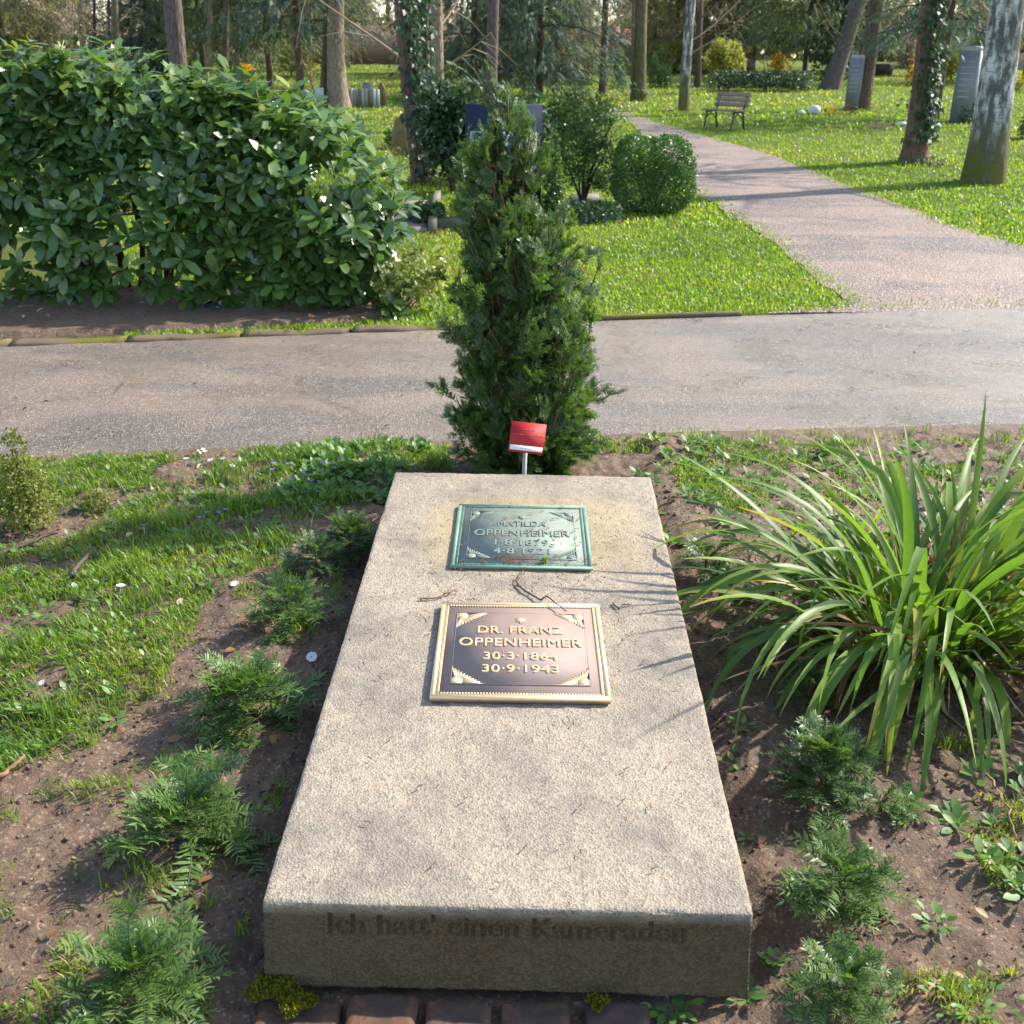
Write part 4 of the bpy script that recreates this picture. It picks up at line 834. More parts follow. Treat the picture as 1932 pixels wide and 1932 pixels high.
for u, v in ((520, 895), (545, 897), (515, 908), (575, 912), (610, 895), (555, 925), (392, 990), (415, 990), (428, 985), (380, 1000), (590, 930), (632, 905)):
    o = ob('violet', VMe, None, tuple(map(float, S(u, v)))); o.scale = (1.3,) * 3; tag(o, 'tiny violet flower in the middle of the left grass' if u < 450 else 'tiny violet flower among the leaves by the far left slab corner', 'flower', 'violets in the near grass')
twig('stick', 'dark broken stick with an orange end lying in the grass on the left', A([S(136, 1098, .02), S(150, 1080, .025), S(176, 1048, .03)]), .012, M['stick'])
twig('stick', 'long brown stick lying across the soil below the dwarf conifer', A([S(-20, 1060, .02), S(40, 1040, .02), S(110, 1018, .03)]), .011, M['stick'], [A([S(50, 1038, .02), S(80, 1042, .02)])])
twig('stick', 'reddish peeled stick on the soil at the left edge of the picture', A([S(-20, 1490, .02), S(20, 1465, .02), S(48, 1444, .03)]), .008, M['stick_tan'])
twig('stick', 'short orange brown stick between the two lower left young yews', A([S(205, 1642, .015), S(225, 1625, .02), S(240, 1610, .015)]), .007, M['stick_tan'])
twig('stick', 'thin straw coloured stalk lying by the sedge at the right edge', A([S(1860, 1480, .03), S(1895, 1530, .02), S(1915, 1600, .02)]), .004, M['stick_tan'])
twig('stick', 'bent grey stick at the bottom right corner', A([S(1705, 1932, .02), S(1740, 1895, .03), S(1765, 1870, .03)]), .005, M['stick_tan'])

# ================================================================== SHRUBS
def broadleaf(nshoot, C, Dir, rg, LTm, size, nl=(6, 9), droop=.35, spread=(.55, 1.15)):
    """leaf whorls at shoot tips: returns rotation, size, place, shoot index per leaf"""
    n = rg.integers(nl[0], nl[1] + 1, len(C)); idx = np.repeat(np.arange(len(C)), n); m = len(idx); k = np.concatenate([np.arange(i) for i in n])
    a = Dir[idx]; e1 = unit(np.cross(a, rdir(m, rg) * .05 + A([.3, .2, .9]))); e2 = np.cross(a, e1); az = k * 2.4 + rg.uniform(0, 6.283, len(C))[idx]; r = e1 * np.cos(az)[:, None] + e2 * np.sin(az)[:, None]
    e = rg.uniform(*spread, m); d = unit(a * np.cos(e)[:, None] + r * np.sin(e)[:, None] + A([0, 0, -1.]) * (droop * rg.uniform(.3, 1.3, m))[:, None])
    nrm = unit(a + .4 * r * -1 + A([0, 0, .6]) + .25 * rdir(m, rg)); P = C[idx] - a * (k * .006)[:, None]; return frames(d, nrm), size * rg.uniform(.5, 1.2, m), P, idx
def blunt(wd, curl, fold):
    V = []; rows = ((0, .02), (.12, .3), (.38, .82), (.66, 1.), (.88, .7), (1, .08))
    for t_, q_ in rows: V += [[-wd / 2 * q_, t_, -curl * t_ * t_ + fold * q_ * wd / 2], [0, t_, -curl * t_ * t_], [wd / 2 * q_, t_, -curl * t_ * t_ + fold * q_ * wd / 2]]
    Q = []
    for i_ in range(5): a_ = i_ * 3; Q += [[a_, a_ + 1, a_ + 4, a_ + 3], [a_ + 1, a_ + 2, a_ + 5, a_ + 4]]
    return A(V), A(Q)
LAUREL_T = [blunt(.40, .16, .16), blunt(.36, .3, .2), blunt(.44, .1, .12)]
LAUREL_ME = []
for i, (v_, q_) in enumerate(LAUREL_T):
    for j, tn in enumerate((.25, .5, .72, .9)): LAUREL_ME.append(mesh('leaf', v_, q_, M['laurel'], np.full(18, tn), True))
rg = np.random.default_rng(31)
TOPX = A([-6, -5.2, -4.4, -3.9, -3.4, -2.9, -2.5, -2.1, -1.75, -1.45, -1.2, -.98, -.8]); TOPZ = A([1.3, 1.36, 1.38, 1.42, 1.58, 1.62, 1.52, 1.47, 1.36, 1.27, 1.2, 1.02, .6])
HY = 8.25
C_, D_ = [], []
for _ in range(5200):
    x = rg.uniform(-5.7, -.82); zt = np.interp(x, TOPX, TOPZ); kind = rg.random()
    if kind < .62: z = zt * rg.uniform(.08, 1); y = HY - .72 + .34 * (z / zt) ** 3 + .22 * (fbm(A([[x * 1.6, z * 1.6, 3]]), 2, 9)[0]) + rg.normal(0, .06); d = A([rg.normal(.2, .4), -1, rg.uniform(.2, 1.7)])
    elif kind < .84: z = zt - .1 * abs(rg.normal()); y = HY + rg.uniform(-.45, .6); d = A([rg.normal(.1, .3), -.3, 1.2])
    else: z = zt * rg.uniform(.3, 1); y = HY + rg.uniform(-.4, .5); d = A([rg.normal(.2, .5), rg.normal(-.3, .5), .7])
    hole = fbm(A([[x * 4.2, z * 2.3, 7]]), 2, 15)[0] - .3 * (z / zt - .3) 
    if z < 1.1 and hole > .07 and rg.random() < .85: continue
    if z > zt: z = zt
    z += .13 * max(0, z / zt - .5) * fbm(A([[x * 2.6, y * 2.6, 1]]), 2, 44)[0] * 4
    C_.append((x, y, z)); D_.append(d)
C_ = A(C_); D_ = unit(A(D_)); n_keep = 2300; C_, D_ = C_[:n_keep], D_[:n_keep]
right = (C_[:, 0] > -1.5); D_[right] = unit(D_[right] + A([.6, 0, 0]) * ((C_[right, 0] + 1.5) / .6)[:, None])
up_shoot = (C_[:, 2] > np.interp(C_[:, 0], TOPX, TOPZ) - .12) & (rg.random(len(C_)) < .3); C_[up_shoot, 2] += rg.uniform(.02, .12, up_shoot.sum()); D_[up_shoot] = unit(D_[up_shoot] * .3 + A([0, 0, 1]))
Ml, Sl, Pl, Il = broadleaf(0, C_, D_, rg, None, .15, (6, 9), .5)
seam = Pl[:, 0] + .25 * fbm(Pl * 1.5, 2, 6); owner = np.where(seam < -3.7, 0, np.where(seam < -2.15, 1, 2))
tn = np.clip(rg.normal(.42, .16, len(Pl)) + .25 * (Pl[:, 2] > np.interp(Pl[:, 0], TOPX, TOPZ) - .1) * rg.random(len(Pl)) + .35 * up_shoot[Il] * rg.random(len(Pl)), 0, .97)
for w_, (cx_, lab) in enumerate(((-4.4, 'left part of the tall glossy laurel hedge, with open gaps low down'), (-2.9, 'middle laurel bush of the hedge, reaching highest below the dark trunk'), (-1.5, 'right laurel bush of the hedge, lower and brightly lit at its end'))):
    b0 = A([cx_, HY, float(terr(cx_, HY))]); bush = thing('laurel_bush', lab, 'laurel', b0, 'laurel bushes along the road')
    ii = np.where(owner == w_)[0]; ii = ii[np.argsort(Pl[ii, 1] - .15 * Pl[ii, 2])]
    vis = ii if w_ else ii[Pl[ii, 0] > -4.3]; front = vis[:290]; rest = np.setdiff1d(ii, front)
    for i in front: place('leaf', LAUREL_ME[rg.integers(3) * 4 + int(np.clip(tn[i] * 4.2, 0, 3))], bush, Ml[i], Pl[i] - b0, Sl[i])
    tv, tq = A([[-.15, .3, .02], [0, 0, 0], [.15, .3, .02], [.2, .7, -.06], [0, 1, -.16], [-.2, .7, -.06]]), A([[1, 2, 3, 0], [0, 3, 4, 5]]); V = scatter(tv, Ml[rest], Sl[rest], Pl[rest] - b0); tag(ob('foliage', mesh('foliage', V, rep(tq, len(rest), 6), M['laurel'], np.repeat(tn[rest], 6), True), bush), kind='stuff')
    g_ = Geo(); tips = np.unique(Il[ii]); 
    for s_ in range(9):
        x = cx_ + rg.uniform(-.75, .75); f = A([x * .6 + cx_ * .4, HY + rg.uniform(-.2, .2), .0]); zt = np.interp(x, TOPX, TOPZ); z = np.linspace(0, zt * .85, 8); P = np.stack([f[0] + (x - f[0]) * z * 1. + .03 * np.sin(z * 5 + s_), f[1] + rg.uniform(-.3, .2) * z, z], -1); g_.tube(P - b0 + A([0, 0, b0[2]]), np.linspace(.026, .007, 8), 7)
        near_ = tips[np.argsort(np.abs(C_[tips, 0] - x))[:16]]
        for q in near_[::2]:
            j = min(7, int(np.searchsorted(z, C_[q, 2] * .7))); g_.tube(A([P[j] + A([0, 0, b0[2]]), (P[j] + C_[q]) / 2 + A([0, 0, -.03]), C_[q]]) - b0, A([.009, .006, .004]), 5)
    ob('stem', g_.me('stem', M['dark_stem'], smooth=True), bush)
    if w_ == 2 or w_ == 1:
        for q in tips[up_shoot[tips]][:40][::3]:
            g_ = Geo(); g_.tube(A([[0, 0, 0], [rg.normal(0, .012), 0, .04], [rg.normal(0, .02), rg.normal(0, .02), rg.uniform(.06, .1)]]), A([.006, .007, .003]), 5, tint=rg.uniform(.2, .7)); ob('flower_bud', g_.me('flower_bud', M['variegated']), bush, tuple(map(float, C_[q] - b0)))

def cloud_shrub(name, label, cat, base, blobs, nleaf, size, mat, group=None, tmpl=DIAMOND, stems=5, stem_mat='dark_stem', seed=0, shell=.55, part='foliage', flat=0., rstem=.02):
    """leaves through a cluster of blobs (cx,cy,cz,rx,ry,rz) relative to base"""
    rg = np.random.default_rng(seed + 1000); base = A(base, float); t = thing(name, label, cat, base, group); B = A(blobs, float); wv = B[:, 3] * B[:, 4] + B[:, 3] * B[:, 5]; pick = rg.choice(len(B), nleaf, p=wv / wv.sum())
    d = rdir(nleaf, rg); r = 1 - shell * rg.random(nleaf) ** 1.6; P = B[pick, :3] + d * B[pick, 3:] * r[:, None]; P += .12 * B[pick, 3:] * np.stack([fbm(P * 3 / B[:, 3].mean(), 2, seed + q) for q in range(3)], -1) * 2
    keep = (vnoise(P * 2.6 / max(.12, B[:, 3:].mean()), seed) > .30) & (P[:, 2] > .01); P, d = P[keep], d[keep]; n = len(P)
    ld = unit(d + .9 * rdir(n, rg) + A([0, 0, -flat])); nr = unit(d + A([0, 0, .5]) + .6 * rdir(n, rg)); tn = np.clip(rg.normal(.45, .2, n) + .3 * fbm(P * 5, 2, seed + 3), 0, 1); tv, tq = tmpl
    o = ob(part, mesh(part, scatter(tv, frames(ld, nr), size * rg.uniform(.6, 1.25, n), P), rep(tq, n, len(tv)), mat, np.repeat(tn, len(tv))), t)
    tag(o, kind='stuff'); g_ = Geo()
    for s_ in range(stems):
        b = B[rg.integers(len(B))]; e = b[:3] + rg.uniform(-.5, .5, 3) * b[3:]; z = np.linspace(0, 1, 6)[:, None]; P = A([rg.normal(0, .04), rg.normal(0, .04), -.03]) * (1 - z) + e * z; P[:, :2] *= z ** .6; g_.tube(P, np.linspace(rstem, rstem * .3, 6), 6)
    if stems: ob('stem', g_.me('stem', M[stem_mat], smooth=True), t)
    return t
# variegated shrub at the end of the hedge
b = G(762, 590); kk = ppm(b); cloud_shrub('variegated_shrub', 'low yellow green variegated shrub beside the right end of the laurel hedge', 'shrub', b, [(0, 0, .27, .24, .2, .17), (-.12, 0, .22, .16, .15, .13), (.16, .05, .33, .15, .15, .14), (.2, .0, .2, .12, .1, .1)], 900, .055, M['variegated'], tmpl=leaf_t(.5, .1, .15), stems=12, stem_mat='bark_tan', seed=3, rstem=.008)
# dwarf conifer on the left
b = S(52, 998); kk = ppm(b); cloud_shrub('dwarf_conifer', 'yellow green dwarf conifer, a small cone at the left edge of the picture', 'conifer', b, [(0, 0, z, r, r, .07) for z, r in ((.08, .125), (.13, .13), (.18, .11), (.23, .085), (.28, .06), (.32, .04), (.35, .025))], 5200, .016, M['gold_fir'], seed=5, stems=3, stem_mat='stem', rstem=.012)
b = S(185, 962); cloud_shrub('moss_clump', 'yellowish mossy clump in the soil right of the dwarf conifer', 'moss', b, [(0, 0, .04, .06, .05, .045)], 700, .014, M['gold_fir'], seed=6, stems=0)
# clipped box
def clipped(name, label, cat, u0, u1, v0, v1, n, size, p=3.2, group=None, seed=0, mat='box', dep=1.):
    f = G((u0 + u1) / 2, v1); kk = ppm(f); rx = (u1 - u0) / 2 / kk; b = f + A([0, rx * dep * .8, 0]); b[2] = float(terr(b[0], b[1])); H = (At((u0 + u1) / 2, v0, f[1] + rx * dep)[2] - b[2]); rg = np.random.default_rng(seed); t = thing(name, label, cat, b, group)
    d = rdir(n, rg); d = d / (np.abs(d) ** p).sum(1)[:, None] ** (1 / p); q = 1 - .16 * rg.random(n) ** 2.2; P = d * q[:, None] * A([rx, rx * dep, H / 2]) + A([0, 0, H / 2 + .02]); P += .055 * fbm(P * 4, 3, seed)[:, None] * d * 2; st_ = rg.random(n) < .03; P[st_] += d[st_] * rg.uniform(0, .07, st_.sum())[:, None]; N = unit(d ** 3 / A([rx, rx * dep, H / 2])); k = (P[:, 2] > .02) & (vnoise(P * 7, seed) > .24); P, N = P[k], N[k]; n = len(P)
    ld = unit(N * .7 + 1.0 * rdir(n, rg)); tv, tq = DIAMOND; tag(ob('foliage', mesh('foliage', scatter(tv, frames(ld, unit(N + .8 * rdir(n, rg))), size * rg.uniform(.6, 1.2, n), P), rep(tq, n, len(tv)), M[mat], np.repeat(np.clip(rg.normal(.45, .2, n) + .3 * fbm(P * 6, 2, 2), 0, 1), len(tv))), t), kind='stuff')
    g_ = Geo()
    for i in range(7): a = i * 2.4; g_.tube(A([[0, 0, -.03], [.3 * rx * math.cos(a), .3 * rx * math.sin(a), H * .4], [.75 * rx * math.cos(a), .75 * rx * math.sin(a), H * .8]]), A([.03, .02, .01]), 6)
    ob('stem', g_.me('stem', M['dark_stem']), t); return t
clipped('box_bush', 'clipped dense green box bush standing at the left edge of the gravel path', 'bush', 1157, 1306, 263, 408, 20000, .034, seed=7)
g_ = Geo(); 

# ================================================================== THE GRAVE BEHIND THE YEW
gy = 12.2
a, c = Gd(878, gy), Gd(1022, gy); hh = At(950, 197, gy)[2] - a[2]; wd = c[0] - a[0]; gc = (a + c) / 2
st_ = thing('headstone', 'wide dark polished headstone with a pale lettered panel behind the yew', 'headstone', gc)
gg = Geo().box((0, 0, hh / 2), (wd, .2, hh), top=.985); ob('stone', gg.me('stone', M['granite_dark']), st_)
z0, z1 = At(950, 316, gy)[2] - gc[2], At(950, 247, gy)[2] - gc[2]
gg = Geo().box((0, -.108, (z0 + z1) / 2), (wd * .86, .03, z1 - z0)); pn = ob('inscription_panel', gg.me('inscription_panel', M['panel_white']), st_)
for body, xx, zz_, hh_ in (('JU', -.37, .20, .19), ('C', -.30, -.06, .13), ('* 1', -.36, -.33, .10), ('K', -.22, -.33, .10)):
    me = text_mesh(body, hh_ * (z1 - z0) / .72, .004, 1.1, .002); me.materials.append(M['letter_dark']); o = ob('lettering', me, pn, (xx * wd * .86, -.126, (z0 + z1) / 2 + zz_ * (z1 - z0))); o.rotation_euler.x = rad(90)
def slabstone(label, uv, h, mat, group='kerb stones of the grave behind the yew'):
    P = [G(u, v) for u, v in uv]; c = np.mean(P, 0); P = [p - c for p in P]; V = [[p[0], p[1], -.05] for p in P] + [[p[0], p[1], h] for p in P]
    g_ = Geo().add(V, Q=[[0, 3, 2, 1], [4, 5, 6, 7], [0, 1, 5, 4], [1, 2, 6, 5], [2, 3, 7, 6], [3, 0, 4, 7]]); return tag(ob('grave_kerb', g_.me('grave_kerb', mat, (0, 0, 0)), None, tuple(map(float, c))), label, 'kerb stone', group)
slabstone('flat mossy stone slab left of the low grave kerb', [(700, 440), (806, 440), (816, 386), (725, 384)], .05, M['grave_kerb'])
slabstone('narrow upright kerb stone running back from the lawn left of the yew', [(808, 440), (824, 440), (832, 378), (820, 378)], .12, M['grave_kerb'])
slabstone('front kerb stone of the grave partly hidden by the yew', [(824, 434), (1078, 426), (1078, 419), (826, 427)], .1, M['grave_kerb'])
slabstone('pale kerb stone right of the yew with moss on it', [(1080, 424), (1145, 418), (1128, 372), (1076, 376)], .06, M['grave_kerb'])
b = Gd(1046, 12.0); kk = ppm(b); H = 168 / kk
cloud_shrub('cone_yew', 'slim dark cone shaped conifer right of the dark headstone', 'conifer', b, [(0, 0, H * t, .125 * (1.05 - t) + .02, .125 * (1.05 - t) + .02, .1) for t in np.linspace(.06, .97, 10)], 4200, .035, M['yew'], seed=8, stems=2)
b = Gd(1103, 13.6); kk = ppm(b); H = 205 / kk
cloud_shrub('feathery_yew', 'dark airy yew with several stems beside the gravel path', 'yew', b, [(rng.uniform(-.28, .28), rng.uniform(-.3, .3), H * t, .2, .2, .14) for t in np.linspace(.2, .95, 17)] + [(x, 0, H * .55, .15, .15, .1) for x in (-.3, .3)], 7500, .04, M['yew'], seed=9, stems=9, shell=.9)
for u, y, wp, hp, lab, sd in ((805, 12.0, 50, 40, 'low ivy mound at the foot of the ivy covered trunk', 1), (1110, 12.3, 110, 42, 'dark low ground cover between the cone conifer and the box bush', 2), (975, 11.8, 150, 26, 'dark ground cover in front of the headstone', 3)):
    b = Gd(u, y); kk = ppm(b); cloud_shrub('ivy_mound', lab, 'ground cover', b, [((i - 1) * wp / kk * .33, 0, hp / kk * .35, wp / kk * .26, .35, hp / kk * .5) for i in range(3)], 1500, .06, M['ivy'], 'ground cover round the grave', seed=20 + sd, stems=0)
for u, y, w_, h_, v0, n_, mt, lab, sd in ((855, 14.6, 120, 190, 300, 4200, 'ivy', 'tall evergreen shrub with broad dark leaves left of the headstone', 1), (965, 16, 190, 150, 260, 4200, 'ivy', 'broad dark evergreen shrub behind the headstone', 2), (1060, 19, 130, 120, 230, 2600, 'laurel', 'dark evergreen bush behind the feathery yew', 3)):
    b = Gd(u, y); kk = ppm(b); r = w_ / kk / 2; H = h_ / kk; rg = np.random.default_rng(sd)
    cloud_shrub('evergreen_shrub', lab, 'shrub', b, [(rg.uniform(-.6, .6) * r, rg.uniform(-.5, .5) * r, H * rg.uniform(.2, .88), r * .45, r * .45, H * .17) for _ in range(16)], n_, .10, M[mt], 'evergreen shrubs behind the grave', tmpl=leaf_t(.5, .15, .12, (0, .5, 1)), seed=30 + sd, stems=6, rstem=.03)


# ================================================================== TREES
def trunk_geo(P, r, k=14, seed=0, flare=.5, knob=.07):
    """tapering trunk along points P with a flared, lobed foot"""
    P = A(P, float); m = len(P); V, Q = tube(P, r, k); V = V.reshape(m, k, 3); C = P[:, None]; h = (P[:, 2] - P[0, 2])[:, None]; th = np.arange(k)[None] / k * 2 * np.pi
    lob = 1 + flare * np.exp(-h / (2.2 * r[0])) * (.75 + .5 * np.sin(th * 4 + seed) * np.sin(th * 2.3 + seed * 2)) + knob * fbm(V.reshape(-1, 3) * (1.2 / r[0] * .5), 3, seed).reshape(m, k)
    return (C + (V - C) * lob[..., None]).reshape(-1, 3), Q
def spray_t(seed=0, k=4):
    """a drooping conifer spray: narrow needles fanned along a hanging twig"""
    rg = np.random.default_rng(seed); V, T = [], []
    for i in range(k):
        t = i / k; p = A([0, t * .8, -.25 * t * t])
        for sg in (-1, 1):
            d = unit(A([sg * rg.uniform(.5, 1), .55, -.5 - .4 * rg.random()])); l = .38 * (1 - .5 * t); q = unit(np.cross(d, [0, 0, 1.])) * .055; b = len(V); V += [p - q, p + q, p + d * l]; T.append([b, b + 1, b + 2])
    b = len(V); V += [[-.03, 0, 0], [.03, 0, 0], [0, 1, -.4]]; T.append([b, b + 1, b + 2]); return A(V), A(T)
SPRAY = [spray_t(i) for i in range(3)]
def conifer_crown(H, R, z0, n, rg, low=.5, size=.42):
    """spray positions of a spruce like crown; more of them low down"""
    z = z0 + (H - z0) * rg.random(n) ** (1 / low if low < 1 else 1) * 1.; z = np.where(rg.random(n) < .7, z0 + (min(H, z0 + 4.5) - z0) * rg.random(n), z); zi = np.round(z / .42) * .42
    arm = np.floor(rg.random(n) * 9); a = arm / 9 * 6.283 + zi * 2.1 + rg.normal(0, .13, n); rr = R * np.clip(1 - (z - z0) / (H - z0), .05, 1) ** .8; q = np.sqrt(rg.uniform(.03, 1, n)); r = rr * q * (.72 + .28 * np.sin(arm * 2.3 + zi))
    zz_ = zi + .1 * rg.normal(size=n) + .12 * rr * q - .26 * rr * q ** 2 - .14 * rg.random(n); P = np.stack([r * np.cos(a), r * np.sin(a), zz_], -1)
    d = unit(np.stack([np.cos(a), np.sin(a), rg.normal(-.55, .35, n)], -1) + .45 * rdir(n, rg)); return P, d
def tree(name, label, foot, top, dia, bark, H=9., crown=None, seed=0, group='trees of the cemetery', boughs=0, ivy=None, bend=.0, k=14, flare=.5, bark_top=None):
    """foot: ground point; top: world point the trunk passes through higher up; dia: diameter in metres"""
    rg = np.random.default_rng(seed + 300); foot = A(foot, float); t = thing(name, label, 'tree', foot, group); ln = A(top, float) - foot; ln = ln / ln[2]
    z = np.concatenate([[-.15, 0, .05, .12, .22, .36], np.linspace(.55, H, 16)]); P = ln[None] * z[:, None]; P[:, 0] += bend * np.sin(z * .55 + seed) * np.clip(z, 0, 2) / 2; P[:, 1] += bend * .7 * np.sin(z * .43 + seed * 2) * np.clip(z, 0, 2) / 2; P[:, 0] -= P[1, 0]; P[:, 1] -= P[1, 1]
    r = dia / 2 * np.clip(1 - z / H * .55, .2, 1.2); g_ = Geo(); V, Q = trunk_geo(P, r, k, seed, flare); g_.add(V, Q=Q); ob('trunk', g_.me('trunk', M[bark], smooth=True), t)
    pos = lambda zz: A([np.interp(zz, z, P[:, i]) for i in range(3)]).T
    if crown:
        mat, R, z0, n, size = crown; C, d = conifer_crown(H + 2, R, z0, n, rg, size=size); C = C + pos(np.clip(C[:, 2], 0, H)) * A([1, 1, 0]); n = len(C)
        tv, tf = SPRAY[seed % 3]; tn = np.clip(rg.normal(.45, .2, n) + .25 * fbm(C * .9, 2, seed), 0, 1)
        tag(ob('crown', mesh('crown', scatter(tv, frames(d, unit(A([[0, 0, 1.]] * n) + .3 * rdir(n, rg))), size * rg.uniform(.6, 1.3, n), C), rep(tf, n, len(tv)), M[mat], np.repeat(tn, len(tv))), t), kind='stuff')
        g_ = Geo(); 
        for i in range(26):
            zb = z0 + (H - z0) * (i / 26) ** 1.4; a = i * 2.4; L = R * .85 * (1 - (zb - z0) / (H + 2 - z0)); q = np.linspace(0, 1, 5); B = pos(zb)[None] + np.stack([np.cos(a) * q * L, np.sin(a) * q * L, .12 * q * L - .32 * L * q ** 2], -1); g_.tube(B, np.linspace(.03, .008, 5), 5)
        ob('bough', g_.me('bough', M[bark]), t)['kind'] = 'stuff'
    if boughs:
        g_ = Geo()
        for i in range(boughs):
            zb = rg.uniform(.1, 1) * H; a = rg.uniform(0, 6.283); L = rg.uniform(.5, 2.4); q = np.linspace(0, 1, 6); B = pos(zb)[None] + np.stack([np.cos(a) * q * L, np.sin(a) * q * L, (.5 * q + .2 * q ** 2) * L], -1) + .1 * L * fbm(n3(q * 3 + i, q * 0), 2, i)[:, None]; g_.tube(B, np.linspace(.03, .006, 6), 5, .2)
            for j in range(7):
                o_ = B[rg.integers(2, 6)]; dd = unit(rdir(1, rg)[0] + A([math.cos(a), math.sin(a), -.3])) * rg.uniform(.3, .9); g_.tube(A([o_, o_ + dd * .5, o_ + dd + A([0, 0, -.15])]), A([.008, .005, .002]), 3, rg.random(), False)
        ob('bough', g_.me('bough', M['twig']), t)['kind'] = 'stuff'
    if ivy:
        z0, z1, n, th0 = ivy; zz_ = rg.uniform(z0, z1, n); a = rg.normal(th0, .95, n); rr = np.interp(zz_, z, r) * (1.0 + .5 * np.exp(-zz_ / .3)) + np.abs(rg.normal(0, .07, n)) + .02; C = pos(zz_) + np.stack([np.cos(a) * rr, np.sin(a) * rr, 0 * a], -1); tv, tq = leaf_t(.75, .1, .12, (0, .4, 1)); o_ = np.stack([np.cos(a), np.sin(a), 0 * a], -1)
        d = unit(o_ * .5 + A([0, 0, -.8]) + .6 * rdir(n, rg)); tag(ob('ivy', mesh('ivy', scatter(tv, frames(d, unit(o_ + .4 * rdir(n, rg))), rg.uniform(.05, .11, n), C), rep(tq, n, len(tv)), M['ivy'], np.repeat(np.clip(rg.normal(.4, .2, n), 0, 1), len(tv))), t), kind='stuff')
    return t
def dia(px, p): return px / ppm(p)
# --- near and middle trunks
f = G(1854, 345); tree('birch', 'thick birch with cracked bark and a mossy foot at the right edge', f, At(1899, 0, f[1]), dia(66, f), 'birch', 11, None, 1, boughs=26, bend=.03, flare=.35, k=20)
f = G(1724, 306); tree('yew_tree', 'reddish trunk wrapped in dark ivy, next left of the thick birch', f, At(1755, 0, f[1]), dia(36, f), 'bark_red', 9, ('conifer', 2.0, 3.1, 420, .36), 2, ivy=(.35, 3.2, 1500, -.6), flare=1.0)
f = G(1624, 207); tree('pine_tree', 'straight brown trunk in front of the left grey stele', f, At(1655, 0, f[1]), dia(31, f), 'bark_brown', 12, None, 3, boughs=14)
f = G(1566, 168); tree('pine_tree', 'dark trunk leaning strongly to the right behind the left grey stele', f, At(1622, 0, f[1]), dia(29, f), 'bark_pine', 12, None, 4, boughs=10, flare=.9)
f = G(1290, 208); tree('birch', 'slim white birch standing left of the bench', f, At(1303, 0, f[1]), dia(20, f), 'birch', 11, None, 5, boughs=18, bend=.05)
f = G(1316, 165); tree('pine_tree', 'thin dark trunk right behind the slim white birch', f, At(1321, 0, f[1]), dia(13, f), 'bark_brown', 12, None, 6, boughs=10)
f = G(1205, 190); tree('lime_tree', 'straight mossy green trunk left of the slim white birch', f, At(1210, 0, f[1]), dia(25, f), 'bark_moss', 12, None, 7, boughs=14, flare=.6)
f = G(1193, 186); tree('lime_tree', 'grey trunk touching the left side of the mossy green trunk', f, At(1197, 0, f[1]), dia(9, f), 'bark_tan', 11, None, 8, boughs=6)
f = G(1137, 178); tree('pine_tree', 'slender dark trunk at the far end of the gravel path', f, At(1143, 0, f[1]), dia(14, f), 'bark_pine', 12, None, 9, boughs=10)
f = Gd(924, 24); tree('pine_tree', 'dark purplish straight trunk rising behind the headstone and the yew', f, At(931, 0, 24), dia(23, f), 'bark_pine', 13, ('conifer', 2.4, 5, 500, .5), 10)
f = G(793, 346); tree('yew_tree', 'reddish scaly trunk with ivy on its right side, right of the laurel hedge', f, At(760, 0, f[1]), dia(31, f), 'bark_red', 10, ('conifer', 2.2, 4.2, 500, .45), 11, ivy=(.1, 3.0, 1000, -.3), bend=.05, flare=.6)
f = Gd(806, 17.5); tree('pine_tree', 'dark trunk half hidden behind the reddish ivy trunk', f, At(798, 0, 17.5), dia(20, f), 'bark_pine', 11, None, 12, boughs=10, ivy=(.2, 2.8, 500, -1.5))
f = Gd(830, 21); tree('beech_tree', 'smooth pale grey trunk right of the reddish ivy trunk', f, At(824, 0, 21), dia(22, f), 'bark_tan', 12, None, 13, boughs=14)
f = Gd(352, 17); tree('pine_tree', 'dark grey trunk rising behind the middle of the laurel hedge', f, At(325, 0, 17), dia(35, f), 'bark_pine', 12, ('conifer', 2.2, 5, 500, .5), 14)
f = Gd(236, 36); tree('pine_tree', 'lit brown trunk leaning a little, far behind the left of the hedge', f, At(216, 0, 36), dia(14, f), 'bark_tan', 12, None, 15, boughs=10)
f = Gd(222, 40); tree('birch', 'very thin white birch beside the leaning brown trunk behind the hedge', f, At(205, 0, 40), dia(6, f), 'birch', 12, None, 16, boughs=8)
f = Gd(194, 38); tree('pine_tree', 'thin bare trunk leftmost behind the hedge', f, At(178, 0, 38), dia(6, f), 'bark_brown', 12, None, 17, boughs=8)
f = G(640, 205); tree('beech_tree', 'sunlit tan trunk with a forked crooked stem behind the right of the hedge', f, At(632, 40, f[1]), dia(34, f), 'bark_tan', 9, None, 18, boughs=10, bend=.12, flare=.8)
f2 = f + A([-.45, .3, 0]); tree('beech_tree', 'darker second stem close beside the sunlit tan trunk', f2, At(610, 0, f[1]), dia(14, f), 'bark_brown', 9, None, 19, boughs=10, bend=.1)
for u0, u1, px, y, bk, lab, sd in ((402, 397, 9, 34, 'bark_tan', 'thin sunlit trunk left of two brown ones behind the hedge', 20), (434, 427, 12, 33, 'bark_brown', 'middle brown trunk of three behind the hedge', 21), (455, 451, 10, 36, 'bark_tan', 'trunk with a sunlit right side, rightmost of three behind the hedge', 22)):
    f = Gd(u0, y); tree('spruce_tree', lab, f, At(u1, 0, y), dia(px, f), bk, 13, ('conifer', 2.8, 3.6, 1200, .36), sd)
f = Gd(610, 30); g_ = None; tree('sapling', 'thin bare sapling leaning left in front of the sunlit tan trunk', f, At(536, 30, 30), .05, 'bark_tan', 4.5, None, 23, boughs=5)
